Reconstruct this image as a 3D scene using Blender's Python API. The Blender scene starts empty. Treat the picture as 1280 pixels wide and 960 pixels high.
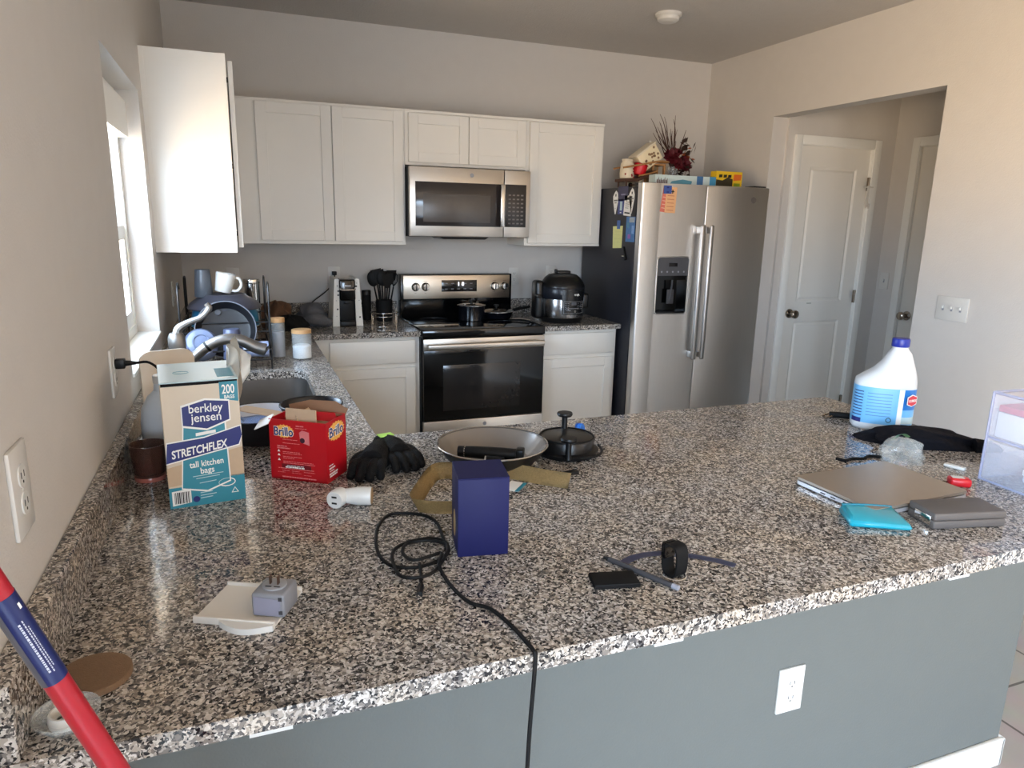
import bpy, bmesh, math, random
from mathutils import Vector, Matrix, Euler
C = bpy.context.scene.collection
SC = bpy.context.scene
PI = math.pi
rad = math.radians

# ------------------------------------------------------------------ camera, world, lights, exposure
CAM = (0.2962, -4.5495, 1.5376); YAW, PITCH, ROLL, FPX = 21.3469, -13.0648, 1.2506, 880.77
def make_camera():
    y, p, r = rad(YAW), rad(PITCH), rad(ROLL)
    f = Vector((math.sin(y)*math.cos(p), math.cos(y)*math.cos(p), math.sin(p)))
    rt = Vector((math.cos(y), -math.sin(y), 0)); up = rt.cross(f)
    r2 = rt*math.cos(r) + up*math.sin(r); u2 = r2.cross(f)
    cd = bpy.data.cameras.new('camera'); cam = bpy.data.objects.new('camera', cd); C.objects.link(cam)
    m = Matrix((r2, u2, -f)).transposed().to_4x4(); m.translation = CAM
    cam.matrix_world = m
    cd.sensor_width = 36; cd.sensor_fit = 'HORIZONTAL'; cd.lens = FPX/1280*36; cd.clip_start = .02
    SC.camera = cam
make_camera()
SC.view_settings.view_transform = 'Standard'; SC.view_settings.look = 'None'
SC.view_settings.gamma = 1; SC.view_settings.use_curve_mapping = False
SC.view_settings.exposure = 1.31
try:
    SC.cycles.use_denoising = True
    SC.cycles.max_bounces = 10; SC.cycles.diffuse_bounces = 6
    SC.cycles.sample_clamp_indirect = 6
    SC.cycles.caustics_reflective = False; SC.cycles.caustics_refractive = False
except Exception: pass

SKY = (0.60, 0.78, 1.0); SKY_S = 11.0          # blue sky above the horizon
SUNNY = (1.0, 0.75, 0.49); SUNNY_S = 10.5      # sunlit ground and fence on the west side, below the horizon
SHADE = (0.86, 0.92, 1.0); SHADE_S = 3.5      # shaded yard on the other sides
def make_world():
    w = bpy.data.worlds.new('world'); SC.world = w; w.use_nodes = True
    nt = w.node_tree; nt.nodes.clear(); N = nt.nodes.new; L = nt.links.new
    out = N('ShaderNodeOutputWorld'); bg = N('ShaderNodeBackground')
    tc = N('ShaderNodeTexCoord'); sx = N('ShaderNodeSeparateXYZ'); L(tc.outputs['Generated'], sx.inputs[0])
    mr = N('ShaderNodeMapRange'); mr.inputs[1].default_value = -.03; mr.inputs[2].default_value = .05; L(sx.outputs[2], mr.inputs[0])
    mw = N('ShaderNodeMapRange'); mw.inputs[1].default_value = -.30; mw.inputs[2].default_value = -.75; L(sx.outputs[0], mw.inputs[0])
    def mix(f, a, b):
        m = N('ShaderNodeMix'); m.data_type = 'RGBA'; L(f, m.inputs[0])
        for k, v in ((6, a), (7, b)):
            if isinstance(v, list): m.inputs[k].default_value = v
            else: L(v, m.inputs[k])
        return m.outputs[2]
    g = mix(mw.outputs[0], [c*SHADE_S for c in SHADE]+[1], [c*SUNNY_S for c in SUNNY]+[1])
    L(mix(mr.outputs[0], g, [c*SKY_S for c in SKY]+[1]), bg.inputs[0]); L(bg.outputs[0], out.inputs[0])
make_world()
def portal(name, loc, rot, sx, sy):
    ld = bpy.data.lights.new(name, 'AREA'); ld.shape = 'RECTANGLE'; ld.size = sx; ld.size_y = sy
    ld.cycles.is_portal = True
    o = bpy.data.objects.new(name, ld); C.objects.link(o); o.location = loc; o.rotation_euler = rot
# daylight comes in through the sink window and through the glass doors of the dining room behind the camera
portal('portal_sink_window', (-.10, -1.906, 1.5225), (0, rad(-90), 0), .897, .826)
portal('portal_patio_door', (-.10, -6.20, 1.16), (0, rad(-90), 0), 2.22, 2.6)
portal('portal_rear_door', (.65, -8.1, 1.10), (rad(90), 0, 0), .7, 2.1)

# ------------------------------------------------------------------ helpers
def lin(*c):
    r = []
    for x in c:
        x /= 255; r.append(x/12.92 if x <= .04045 else ((x+.055)/1.055)**2.4)
    return r + [1]
MATS = {}
def mat(name, col, rough=.5, metal=0, var=.06, vscale=40, bump=0, bscale=200, trans=0, ior=1.45, alpha=1, coat=0, aniso=None, emit=None, spec=None):
    if name in MATS: return MATS[name]
    m = bpy.data.materials.new(name); m.use_nodes = True; nt = m.node_tree; L = nt.links.new
    b = nt.nodes['Principled BSDF']
    c = lin(*col)
    tc = nt.nodes.new('ShaderNodeTexCoord'); n = nt.nodes.new('ShaderNodeTexNoise'); n.inputs['Scale'].default_value = vscale; n.inputs['Detail'].default_value = 3
    mp = nt.nodes.new('ShaderNodeMapping'); L(tc.outputs['Object'], mp.inputs[0]); L(mp.outputs[0], n.inputs['Vector'])
    if aniso: mp.inputs['Scale'].default_value = aniso
    mx = nt.nodes.new('ShaderNodeMix'); mx.data_type = 'RGBA'
    mx.inputs[6].default_value = [x*(1-var) for x in c[:3]] + [1]; mx.inputs[7].default_value = [min(1, x*(1+var)) for x in c[:3]] + [1]
    L(n.outputs['Fac'], mx.inputs[0]); L(mx.outputs[2], b.inputs['Base Color'])
    b.inputs['Roughness'].default_value = rough; b.inputs['Metallic'].default_value = metal
    if trans: b.inputs['Transmission Weight'].default_value = trans; b.inputs['IOR'].default_value = ior
    if alpha < 1: b.inputs['Alpha'].default_value = alpha
    if coat: b.inputs['Coat Weight'].default_value = coat; b.inputs['Coat Roughness'].default_value = .05
    if spec is not None: b.inputs['Specular IOR Level'].default_value = spec
    if emit: b.inputs['Emission Color'].default_value = lin(*emit[0]); b.inputs['Emission Strength'].default_value = emit[1]
    if bump:
        n2 = nt.nodes.new('ShaderNodeTexNoise'); n2.inputs['Scale'].default_value = bscale; n2.inputs['Detail'].default_value = 3
        L(mp.outputs[0], n2.inputs['Vector'])
        bp = nt.nodes.new('ShaderNodeBump'); bp.inputs['Strength'].default_value = bump; bp.inputs['Distance'].default_value = .004
        L(n2.outputs['Fac'], bp.inputs['Height']); L(bp.outputs[0], b.inputs['Normal'])
    MATS[name] = m; return m

def granite():
    m = bpy.data.materials.new('granite'); m.use_nodes = True; nt = m.node_tree; L = nt.links.new
    b = nt.nodes['Principled BSDF']; N = nt.nodes.new
    tc = N('ShaderNodeTexCoord')
    nz = N('ShaderNodeTexNoise'); nz.inputs['Scale'].default_value = 90; nz.inputs['Detail'].default_value = 2
    L(tc.outputs['Object'], nz.inputs['Vector'])
    va = N('ShaderNodeVectorMath'); va.operation = 'MULTIPLY_ADD'; va.inputs[1].default_value = (.012,)*3
    L(nz.outputs['Color'], va.inputs[0]); L(tc.outputs['Object'], va.inputs[2])
    def vor(scale):
        v = N('ShaderNodeTexVoronoi'); v.inputs['Scale'].default_value = scale; L(va.outputs[0], v.inputs['Vector'])
        s = N('ShaderNodeSeparateColor'); L(v.outputs['Color'], s.inputs[0]); return s
    def ramp(src, stops):
        r = N('ShaderNodeValToRGB'); r.color_ramp.interpolation = 'CONSTANT'
        e = r.color_ramp.elements
        while len(e) < len(stops): e.new(.5)
        for i, (p, c) in enumerate(stops): e[i].position = p; e[i].color = lin(*c)
        L(src, r.inputs[0]); return r
    big = vor(185); small = vor(300)
    r1 = ramp(big.outputs[0], [(0, (40, 40, 43)), (.15, (92, 90, 90)), (.30, (132, 127, 122)), (.52, (176, 170, 162)), (.74, (212, 208, 202)), (.92, (150, 142, 134))])
    r2 = ramp(small.outputs[0], [(0, (34, 34, 37)), (.22, (104, 101, 99)), (.5, (188, 183, 177)), (.8, (226, 222, 217))])
    f = ramp(small.outputs[1], [(0, (255, 255, 255)), (.36, (0, 0, 0))])
    mx = N('ShaderNodeMix'); mx.data_type = 'RGBA'; L(f.outputs[0], mx.inputs[0]); L(r1.outputs[0], mx.inputs[6]); L(r2.outputs[0], mx.inputs[7])
    # large soft drifts of warmer and greyer stone
    n3 = N('ShaderNodeTexNoise'); n3.inputs['Scale'].default_value = 9; n3.inputs['Detail'].default_value = 3; L(tc.outputs['Object'], n3.inputs['Vector'])
    m3 = N('ShaderNodeMix'); m3.data_type = 'RGBA'; m3.blend_type = 'MULTIPLY'; m3.inputs[0].default_value = 1
    r3 = N('ShaderNodeValToRGB'); r3.color_ramp.elements[0].position = .35; r3.color_ramp.elements[1].position = .65
    r3.color_ramp.elements[0].color = lin(226, 225, 226); r3.color_ramp.elements[1].color = lin(234, 226, 216)
    L(n3.outputs['Fac'], r3.inputs[0]); L(mx.outputs[2], m3.inputs[6]); L(r3.outputs[0], m3.inputs[7])
    L(m3.outputs[2], b.inputs['Base Color']); b.inputs['Roughness'].default_value = .09; b.inputs['Specular IOR Level'].default_value = .5
    return m

def tile():
    m = bpy.data.materials.new('floor_tile'); m.use_nodes = True; nt = m.node_tree; L = nt.links.new
    b = nt.nodes['Principled BSDF']; N = nt.nodes.new
    tc = N('ShaderNodeTexCoord'); br = N('ShaderNodeTexBrick'); br.offset = 0
    br.inputs['Color1'].default_value = lin(170, 164, 157); br.inputs['Color2'].default_value = lin(163, 157, 150); br.inputs['Mortar'].default_value = lin(84, 78, 72)
    br.inputs['Scale'].default_value = 1; br.inputs['Mortar Size'].default_value = .005
    br.inputs['Brick Width'].default_value = .44; br.inputs['Row Height'].default_value = .44
    mp = N('ShaderNodeMapping'); mp.inputs['Location'].default_value = (.13, .1, 0)
    L(tc.outputs['Object'], mp.inputs[0]); L(mp.outputs[0], br.inputs['Vector'])
    n = N('ShaderNodeTexNoise'); n.inputs['Scale'].default_value = 6; n.inputs['Detail'].default_value = 5; L(mp.outputs[0], n.inputs['Vector'])
    mx = N('ShaderNodeMix'); mx.data_type = 'RGBA'; mx.blend_type = 'MULTIPLY'; mx.inputs[0].default_value = .35
    L(br.outputs['Color'], mx.inputs[6]); L(n.outputs['Color'], mx.inputs[7]); L(mx.outputs[2], b.inputs['Base Color'])
    b.inputs['Roughness'].default_value = .35
    return m

class MB:
    """collects shapes into one mesh"""
    def __init__(s): s.bm = bmesh.new()
    def _x(s, vs, M):
        if M is not None: bmesh.ops.transform(s.bm, matrix=M, verts=vs)
        return s
    def box(s, x0, x1, y0, y1, z0, z1, bev=0, seg=2, M=None):
        r = bmesh.ops.create_cube(s.bm, size=1)['verts']
        for v in r: v.co = Vector((x0+(v.co.x+.5)*(x1-x0), y0+(v.co.y+.5)*(y1-y0), z0+(v.co.z+.5)*(z1-z0)))
        if bev:
            es = list({e for v in r for e in v.link_edges})
            g = bmesh.ops.bevel(s.bm, geom=es, offset=bev, segments=seg, affect='EDGES', profile=.5)
            r = list({v for f in g['faces'] for v in f.verts} | {v for v in r if v.is_valid})
        return s._x(r, M)
    def lathe(s, prof, seg=32, M=None, cap0=True, cap1=True, sx=1, sy=1):
        rings = []; vs = []
        for (r, z) in prof:
            ring = [s.bm.verts.new((r*sx*math.cos(2*PI*i/seg), r*sy*math.sin(2*PI*i/seg), z)) for i in range(seg)] if r > 1e-6 else [s.bm.verts.new((0, 0, z))]
            rings.append(ring); vs += ring
        for a, b in zip(rings, rings[1:]):
            for i in range(seg):
                j = (i+1) % seg
                if len(a) == 1 and len(b) == 1: continue
                if len(a) == 1: f = (a[0], b[j], b[i])
                elif len(b) == 1: f = (a[i], a[j], b[0])
                else: f = (a[i], a[j], b[j], b[i])
                try: s.bm.faces.new(f)
                except ValueError: pass
        if cap0 and len(rings[0]) > 1: s.bm.faces.new(rings[0][::-1])
        if cap1 and len(rings[-1]) > 1: s.bm.faces.new(rings[-1])
        return s._x(vs, M)
    def cyl(s, p0, p1, r0, r1=None, seg=20):
        p0, p1 = Vector(p0), Vector(p1); d = p1-p0; r1 = r0 if r1 is None else r1
        M = Matrix.Translation(p0) @ d.to_track_quat('Z', 'Y').to_matrix().to_4x4()
        return s.lathe([(r0, 0), (r1, d.length)], seg, M)
    def tube(s, pts, r, seg=8, smooth=4, closed=False, radii=None):
        P = [Vector(p).to_3d() for p in pts]
        if smooth > 1:
            Q = []; n = len(P); R = []
            for i in range(n if closed else n-1):
                a = P[(i-1) % n] if closed or i > 0 else P[0]*2-P[1]
                b = P[i]; c = P[(i+1) % n]
                d = P[(i+2) % n] if closed or i+2 < n else P[-1]*2-P[-2]
                for k in range(smooth):
                    t = k/smooth
                    Q.append(.5*((2*b)+(c-a)*t+(2*a-5*b+4*c-d)*t*t+(3*b-a-3*c+d)*t**3))
                    if radii: R.append(radii[i]*(1-t)+radii[(i+1) % n]*t)
            if not closed:
                Q.append(P[-1]); 
                if radii: R.append(radii[-1])
            P = Q; radii = R if radii else None
        n = len(P); rings = []; up = None
        for i, p in enumerate(P):
            t = (P[(i+1) % n]-P[i-1]) if closed else (P[min(i+1, n-1)]-P[max(i-1, 0)])
            if t.length < 1e-9: t = Vector((0, 0, 1))
            t.normalize()
            if up is None: up = Vector((0, 0, 1)) if abs(t.z) < .9 else Vector((1, 0, 0))
            up = up - t*up.dot(t)
            if up.length < 1e-6: up = t.orthogonal()
            up.normalize(); sd = t.cross(up); rr = radii[i] if radii else r
            rings.append([s.bm.verts.new(p+(up*math.cos(2*PI*k/seg)+sd*math.sin(2*PI*k/seg))*rr) for k in range(seg)])
        for i in range(n if closed else n-1):
            a, b = rings[i], rings[(i+1) % n]
            for k in range(seg):
                l = (k+1) % seg; s.bm.faces.new((a[k], b[k], b[l], a[l]))
        if not closed: s.bm.faces.new(rings[0]); s.bm.faces.new(rings[-1][::-1])
        return s
    def prism(s, poly, h0, h1, M=None):
        """poly in local xy, extruded along local z from h0 to h1"""
        a = [s.bm.verts.new((x, y, h0)) for x, y in poly]; b = [s.bm.verts.new((x, y, h1)) for x, y in poly]
        n = len(poly); s.bm.faces.new(a[::-1]); s.bm.faces.new(b)
        for i in range(n): j = (i+1) % n; s.bm.faces.new((a[i], a[j], b[j], b[i]))
        return s._x(a+b, M)
    def loft(s, rings, close=True, M=None):
        R = [[s.bm.verts.new(p) for p in r] for r in rings]; n = len(R[0])
        for a, b in zip(R, R[1:]):
            for i in range(n): j = (i+1) % n; s.bm.faces.new((a[i], a[j], b[j], b[i]))
        if close: s.bm.faces.new(R[0][::-1]); s.bm.faces.new(R[-1])
        return s._x([v for r in R for v in r], M)
    def grid(s, fn, nu, nv, thick=0):
        V = [[s.bm.verts.new(fn(i/nu, j/nv)) for j in range(nv+1)] for i in range(nu+1)]; fs = []
        for i in range(nu):
            for j in range(nv): fs.append(s.bm.faces.new((V[i][j], V[i+1][j], V[i+1][j+1], V[i][j+1])))
        if thick: bmesh.ops.solidify(s.bm, geom=fs, thickness=thick)
        return s
    def ball(s, c, r, sx=1, sy=1, sz=1, seg=16, M=None):
        v = bmesh.ops.create_uvsphere(s.bm, u_segments=seg, v_segments=max(6, seg*2//3), radius=r)['verts']
        for q in v: q.co = Vector((q.co.x*sx, q.co.y*sy, q.co.z*sz))
        if M is not None: bmesh.ops.transform(s.bm, matrix=M, verts=v)
        for q in v: q.co += Vector(c)
        return s
    def holed(s, outer, hole, z0, z1):
        es = []
        for loop in (outer, hole):
            vs = [s.bm.verts.new((x, y, z0)) for x, y in loop]
            es += [s.bm.edges.new((vs[i], vs[(i+1) % len(vs)])) for i in range(len(vs))]
        g = bmesh.ops.triangle_fill(s.bm, use_beauty=True, use_dissolve=False, edges=es)
        fs = [f for f in g['geom'] if isinstance(f, bmesh.types.BMFace)]
        e = bmesh.ops.extrude_face_region(s.bm, geom=fs)
        for v in e['geom']:
            if isinstance(v, bmesh.types.BMVert): v.co.z = z1
        return s
    def build(s, name, m, parent=None, W=False, smooth=None, mods=None):
        if W and parent is not None:
            for v in s.bm.verts: v.co -= Vector(parent['org'])
        bmesh.ops.recalc_face_normals(s.bm, faces=s.bm.faces)
        me = bpy.data.meshes.new(name); 
        for f in s.bm.faces: f.smooth = True
        if smooth is None: smooth = 35
        for e in s.bm.edges:
            if len(e.link_faces) == 2 and e.calc_face_angle(0) > rad(smooth): e.smooth = False
        s.bm.to_mesh(me); s.bm.free()
        o = bpy.data.objects.new(name, me); C.objects.link(o)
        if m: me.materials.append(m)
        if parent is not None: o.parent = parent
        if mods: mods(o)
        return o
def tag(o, label, cat, group=None):
    o['label'] = label; o['category'] = cat
    if group: o['group'] = group
    return o
def thing(name, label, cat, loc, rz=0, group=None):
    o = bpy.data.objects.new(name, None); C.objects.link(o); o.empty_display_size = .05
    o.location = loc; o.rotation_euler = (0, 0, rz); o['org'] = list(loc)
    return tag(o, label, cat, group)
def struct(name, mb, m):
    o = mb.build(name, m); o['kind'] = 'structure'; return o
def frame(o, org, xd, yd):
    xd = Vector(xd).normalized(); yd = Vector(yd); yd = (yd-xd*yd.dot(xd)).normalized(); z = xd.cross(yd)
    M = Matrix((xd, yd, z)).transposed().to_4x4(); M.translation = Vector(org); return M
def text(s, size, m, parent, org, xd, yd, name='lettering', sx=1, shear=0, ext=.0002, align='LEFT', bold=0, W=False):
    cu = bpy.data.curves.new(name, 'FONT'); cu.body = s; cu.size = size; cu.extrude = ext; cu.shear = shear; cu.align_x = align; cu.offset = bold; cu.resolution_u = 3
    tmp = bpy.data.objects.new(name, cu); me = bpy.data.meshes.new_from_object(tmp); bpy.data.objects.remove(tmp); bpy.data.curves.remove(cu)
    me.name = name; o = bpy.data.objects.new(name, me); C.objects.link(o); me.materials.clear(); me.materials.append(m)
    if W and parent is not None: org = Vector(org)-Vector(parent['org'])
    M = frame(None, org, xd, yd) @ Matrix.Diagonal((sx, 1, 1, 1))
    if parent is not None: o.parent = parent
    o.matrix_local = M
    return o
def FM(org, xd, yd): return frame(None, org, xd, yd)
def copytree(o, loc, rz=None, label=None):
    r = o.copy(); C.objects.link(r); r.location = loc
    if rz is not None: r.rotation_euler = (0, 0, rz)
    if label: r['label'] = label
    for ch in list(o.children):
        c = ch.copy(); C.objects.link(c); c.parent = r
        for g in ch.children:
            d = g.copy(); C.objects.link(d); d.parent = c
    return r
rnd = random.Random(7)
def crumple(mb, c, rx, ry, rz_, amp, seed, seg=24, rot=0, ridges=3):
    """a rumpled heap of cloth resting on z = c[2]"""
    q = random.Random(seed); ph = [(q.uniform(0, 6.28), q.randint(2, 7), q.uniform(.4, 1)) for _ in range(9)]
    n = seg*2
    def fn(u, v):
        th = 2*PI*u; e = v*PI/2
        k = 1+amp*sum(a*math.sin(fr*th+p+3*v*(i-2)) for i, (p, fr, a) in enumerate(ph))/3
        zz = math.sin(e)*(1+amp*sum(a*math.sin((fr+1)*th-p+5*v) for (p, fr, a) in ph[:5])/2.2*math.cos(e))
        x, y = rx*math.cos(e)**.8*k*math.cos(th), ry*math.cos(e)**.8*k*math.sin(th)
        return Vector((c[0]+x*math.cos(rot)-y*math.sin(rot), c[1]+x*math.sin(rot)+y*math.cos(rot), c[2]+max(0, rz_*zz)))
    V = [[mb.bm.verts.new(fn(i/n, j/seg)) for i in range(n)] for j in range(seg)]
    top = mb.bm.verts.new(fn(0, 1))
    for j in range(seg-1):
        for i in range(n): mb.bm.faces.new((V[j][i], V[j][(i+1) % n], V[j+1][(i+1) % n], V[j+1][i]))
    for i in range(n): mb.bm.faces.new((V[-1][i], V[-1][(i+1) % n], top))
    mb.bm.faces.new(V[0][::-1])
    return mb
def remesh(size, sm=6):
    def f(o):
        r = o.modifiers.new('remesh', 'REMESH'); r.mode = 'VOXEL'; r.voxel_size = size; r.use_smooth_shade = True
        s = o.modifiers.new('smooth', 'SMOOTH'); s.iterations = sm; s.factor = .5
    return f

# ------------------------------------------------------------------ materials
WALL = mat('wall_paint', (200, 196, 191), .75, var=.03, vscale=14, bump=.25, bscale=180)
CEIL = mat('ceiling_paint', (190, 186, 181), .9, var=.04, vscale=20, bump=.7, bscale=90)
HALFW = mat('peninsula_paint', (95, 98, 95), .7, var=.03, vscale=14, bump=.25, bscale=180)
TRIM = mat('trim_white', (226, 226, 222), .4, var=.02)
CAB = mat('cabinet_white', (226, 223, 216), .38, var=.02, vscale=8)
DOORW = mat('door_white', (222, 219, 212), .42, var=.02, vscale=8)
GRAN = granite(); TILE = tile()
STEEL = mat('brushed_steel', (206, 200, 192), .34, 1, var=.10, vscale=30, aniso=(.5, .5, 40))
STEELH = mat('brushed_steel_upright', (218, 215, 211), .40, 1, var=.08, vscale=24, aniso=(40, 40, .6))
STEELP = mat('polished_steel', (205, 203, 200), .18, 1, var=.03)
CHROME = mat('chrome', (225, 225, 225), .06, 1, var=.01)
HNDL = mat('handle_steel', (196, 194, 192), .36, 1, var=.04)
NICKEL = mat('satin_nickel', (160, 150, 138), .25, 1, var=.03)
BLK = mat('black_plastic', (13, 13, 14), .4, var=.1, spec=.28)
BLKG = mat('black_gloss', (7, 7, 8), .09, var=.1)
BLKM = mat('black_matte', (13, 13, 14), .7, var=.15, spec=.2)
DGLASS = mat('dark_window_glass', (30, 28, 28), .08, var=.1)
DGREY = mat('dark_grey', (58, 58, 62), .45)
FRSIDE = mat('fridge_side', (38, 38, 44), .42, var=.06, bump=.1, bscale=600)
WHITEP = mat('white_plastic', (212, 212, 208), .35, var=.02)
PLATE = mat('wall_plate_white', (206, 204, 199), .35, var=.02)
GREYP = mat('grey_plastic', (140, 142, 150), .4, var=.03)
WHITE = mat('print_white', (236, 236, 232), .5, var=.01)
INK = mat('print_black', (24, 24, 26), .6, var=.01)
BAMBOO = mat('bamboo', (196, 152, 104), .5, var=.12, vscale=20, aniso=(1, 30, 1))
def clear(name, col=(250, 252, 252), rough=.02, a=.18, ior=1.2):
    m = mat(name, col, rough, var=.0, alpha=a); return m
GLASS = clear('clear_glass', (235, 240, 240), .03, .16)

# ------------------------------------------------------------------ the room
RW, CH = 3.553, 2.655           # right wall, ceiling height
WY0, WY1, WZ0, WZ1 = -2.319, -1.493, 1.074, 1.971
struct('floor', MB().box(-.16, 4.72, -8.12, .12, -.1, 0), TILE)
struct('ceiling', MB().box(-.16, 4.72, -8.12, .12, CH, CH+.1), CEIL)
m = MB()
for y0, y1, z0, z1 in ((-8, -7.5, 0, CH), (-7.5, -4.9, 2.28, CH), (-4.9, WY0, 0, CH), (WY0, WY1, 0, WZ0), (WY0, WY1, WZ1, CH), (WY1, 0, 0, CH)):
    m.box(-.16, 0, y0, y1, z0, z1)
struct('wall_left', m, WALL)
struct('wall_back', MB().box(-.16, 4.72, 0, .12, 0, CH), WALL)
m = MB()
m.box(RW, RW+.115, -.70, 0, 0, CH); m.box(RW, RW+.115, -1.904, -.70, 2.219, CH); m.box(RW, RW+.115, -8, -1.904, 0, CH)
struct('wall_right', m, WALL)
m = MB()
for x0, x1, z0, z1 in ((-.16, .30, 0, CH), (.30, 1.0, 2.15, CH), (1.0, 4.72, 0, CH)): m.box(x0, x1, -8.12, -8, z0, z1)
struct('wall_rear', m, WALL)
m = MB()
m.box(RW+.115, 3.776, -.72, -.60, 0, CH); m.box(3.776, 4.408, -.72, -.60, 2.062, CH); m.box(4.408, 4.72, -.72, -.60, 0, CH)
struct('wall_hall_end', m, WALL)
m = MB()
m.box(4.6, 4.72, -.93, -.72, 0, CH); m.box(4.6, 4.72, -1.70, -.93, 2.085, CH); m.box(4.6, 4.72, -2.6, -1.70, 0, CH)
struct('wall_hall_side', m, WALL)
struct('wall_hall_near', MB().box(RW+.115, 4.72, -2.72, -2.6, 0, CH), WALL)
struct('wall_peninsula', MB().box(0, 2.30, -3.41, -3.295, 0, .884), HALFW)
m = MB(); m.box(0, 2.312, -3.424, -3.41, 0, .092, bev=.004); m.box(2.30, 2.314, -3.424, -3.295, 0, .092, bev=.004)
struct('baseboard_peninsula', m, TRIM)
m = MB(); m.box(RW-.014, RW, -7.9, -1.904, 0, .09, bev=.004); struct('baseboard_right', m, TRIM)
m = MB(); m.box(RW+.115, 3.715, -.734, -.72, 0, .09, bev=.004); m.box(4.468, 4.6, -.734, -.72, 0, .09, bev=.004); m.box(4.586, 4.6, -.867, -.734, 0, .09, bev=.004)
struct('baseboard_hall', m, TRIM)
# sink window: vinyl single-hung set deep in the wall, with a white sill
w = thing('window_1', 'white single-hung window deep in the left wall above the sink', 'window', (0, WY0, WZ0)); w['kind'] = 'structure'
m = MB(); F = (-.135, -.078)
m.box(*F, WY0, WY0+.04, WZ0, WZ1); m.box(*F, WY1-.04, WY1, WZ0, WZ1); m.box(*F, WY0+.04, WY1-.04, WZ1-.045, WZ1); m.box(*F, WY0+.04, WY1-.04, WZ0, WZ0+.045)
m.build('window_frame', TRIM, w, W=True)
m = MB(); zm = 1.49; F = (-.108, -.083)
m.box(*F, WY0+.04, WY0+.08, WZ0+.045, zm); m.box(*F, WY1-.08, WY1-.04, WZ0+.045, zm); m.box(*F, WY0+.08, WY1-.08, zm-.05, zm); m.box(*F, WY0+.08, WY1-.08, WZ0+.045, WZ0+.10)
sash = m.build('lower_sash', TRIM, w, W=True)
m = MB(); F = (-.133, -.110)
m.box(*F, WY0+.04, WY0+.075, zm, WZ1-.045); m.box(*F, WY1-.075, WY1-.04, zm, WZ1-.045); m.box(*F, WY0+.075, WY1-.075, WZ1-.085, WZ1-.045); m.box(*F, WY0+.04, WY1-.04, zm-.03, zm+.0)
m.build('upper_sash', TRIM, w, W=True)
PANE = clear('window_pane', (250, 252, 255), .0, .06)
MB().box(-.098, -.094, WY0+.08, WY1-.08, WZ0+.10, zm-.05).build('pane', PANE, w, W=True)
MB().box(-.123, -.119, WY0+.075, WY1-.075, zm, WZ1-.085).build('pane', PANE, w, W=True)
MB().box(-.078, .006, WY0+.001, WY1-.001, WZ0, WZ0+.012, bev=.003).build('window_sill', TRIM, w, W=True)
m = MB(); m.box(-.077, -.04, WY0+.045, WY1-.045, 1.80, 1.925); m.build('blind_headrail', TRIM, w, W=True)
# hall doors
def panel_door(name, label, loc, rz, wd, ht, knob_left, hinges=()):
    d = thing(name, label, 'door', loc, rz); d['kind'] = 'structure'
    m = MB(); t = .035; st = .105
    def ring(z0, z1):   # raised panel: bevelled moulding and flat field
        for (a, y0) in ((0, 0), ):
            i = .03
            fr = [[(st, y, z0), (wd-st, y, z0), (wd-st, y, z1), (st, y, z1)] for y in (0,)][0]
            mid = [(st+i*.5, .009, z0+i*.5), (wd-st-i*.5, .009, z0+i*.5), (wd-st-i*.5, .009, z1-i*.5), (st+i*.5, .009, z1-i*.5)]
            inn = [(st+i, .002, z0+i), (wd-st-i, .002, z0+i), (wd-st-i, .002, z1-i), (st+i, .002, z1-i)]
            R = [[m.bm.verts.new(p) for p in q] for q in (fr, mid, inn)]
            for p, q in zip(R, R[1:]):
                for k in range(4): l = (k+1) % 4; m.bm.faces.new((p[k], p[l], q[l], q[k]))
            m.bm.faces.new(R[-1])
    zl = ((.24, .885), (1.02, ht-.13))
    m.box(0, st, 0, t, 0, ht); m.box(wd-st, wd, 0, t, 0, ht)
    m.box(st, wd-st, 0, t, 0, zl[0][0]); m.box(st, wd-st, 0, t, zl[0][1], zl[1][0]); m.box(st, wd-st, 0, t, zl[1][1], ht)
    m.box(st, wd-st, .012, t, zl[0][0], zl[0][1]); m.box(st, wd-st, .012, t, zl[1][0], zl[1][1])
    for z in zl: ring(*z)
    m.build('door_panel', DOORW, d, smooth=20)
    c = MB(); cw = .062
    for y0, y1, e in ((-.020, -.012, .014), (-.012, 0-.0, 0)):
        pass
    c.box(-cw, -.004, -.03, -.012, -.012, ht+cw, bev=.003); c.box(wd+.004, wd+cw, -.03, -.012, -.012, ht+cw, bev=.003); c.box(-.004, wd+.004, -.03, -.012, ht+.004, ht+cw, bev=.003)
    c.box(-.004, wd+.004, -.02, t, ht+.0005, ht+.004); c.box(-.004, -.0005, -.02, t, -.012, ht+.004); c.box(wd+.0005, wd+.004, -.02, t, -.012, ht+.004)
    c.build('door_casing', TRIM, d)
    kx = .06 if knob_left else wd-.06
    k = MB(); k.lathe([(.032, 0), (.030, .008), (.013, .014), (.012, .032), (.022, .042), (.029, .054), (.027, .066), (.016, .073), (0, .075)], 24, FM((kx, 0, .94), (1, 0, 0), (0, 0, 1)))
    k.build('door_knob', NICKEL, d)
    for hz in hinges:
        h = MB(); hx = wd+.002 if knob_left else -.002
        h.cyl((hx, -.014, hz-.045), (hx, -.014, hz+.045), .007, seg=10); h.box(hx-.018, hx+.018, -.013, -.0115, hz-.044, hz+.044)
        h.build('hinge', NICKEL, d)
    return d
d1 = panel_door('door_1', 'white two-panel hall door with a round knob on its left', (3.783, -.708, .012), 0, .618, 2.046, True, (.28, 1.05, 1.82))
m = MB(); m.cyl((.56, -.035, 1.80), (.64, -.035, 1.80), .005, seg=8); m.box(.592, .612, -.036, -.031, 1.66, 1.81); m.tube([(.60, -.036, 1.67), (.606, -.05, 1.66), (.615, -.045, 1.69)], .004, 6)
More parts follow.
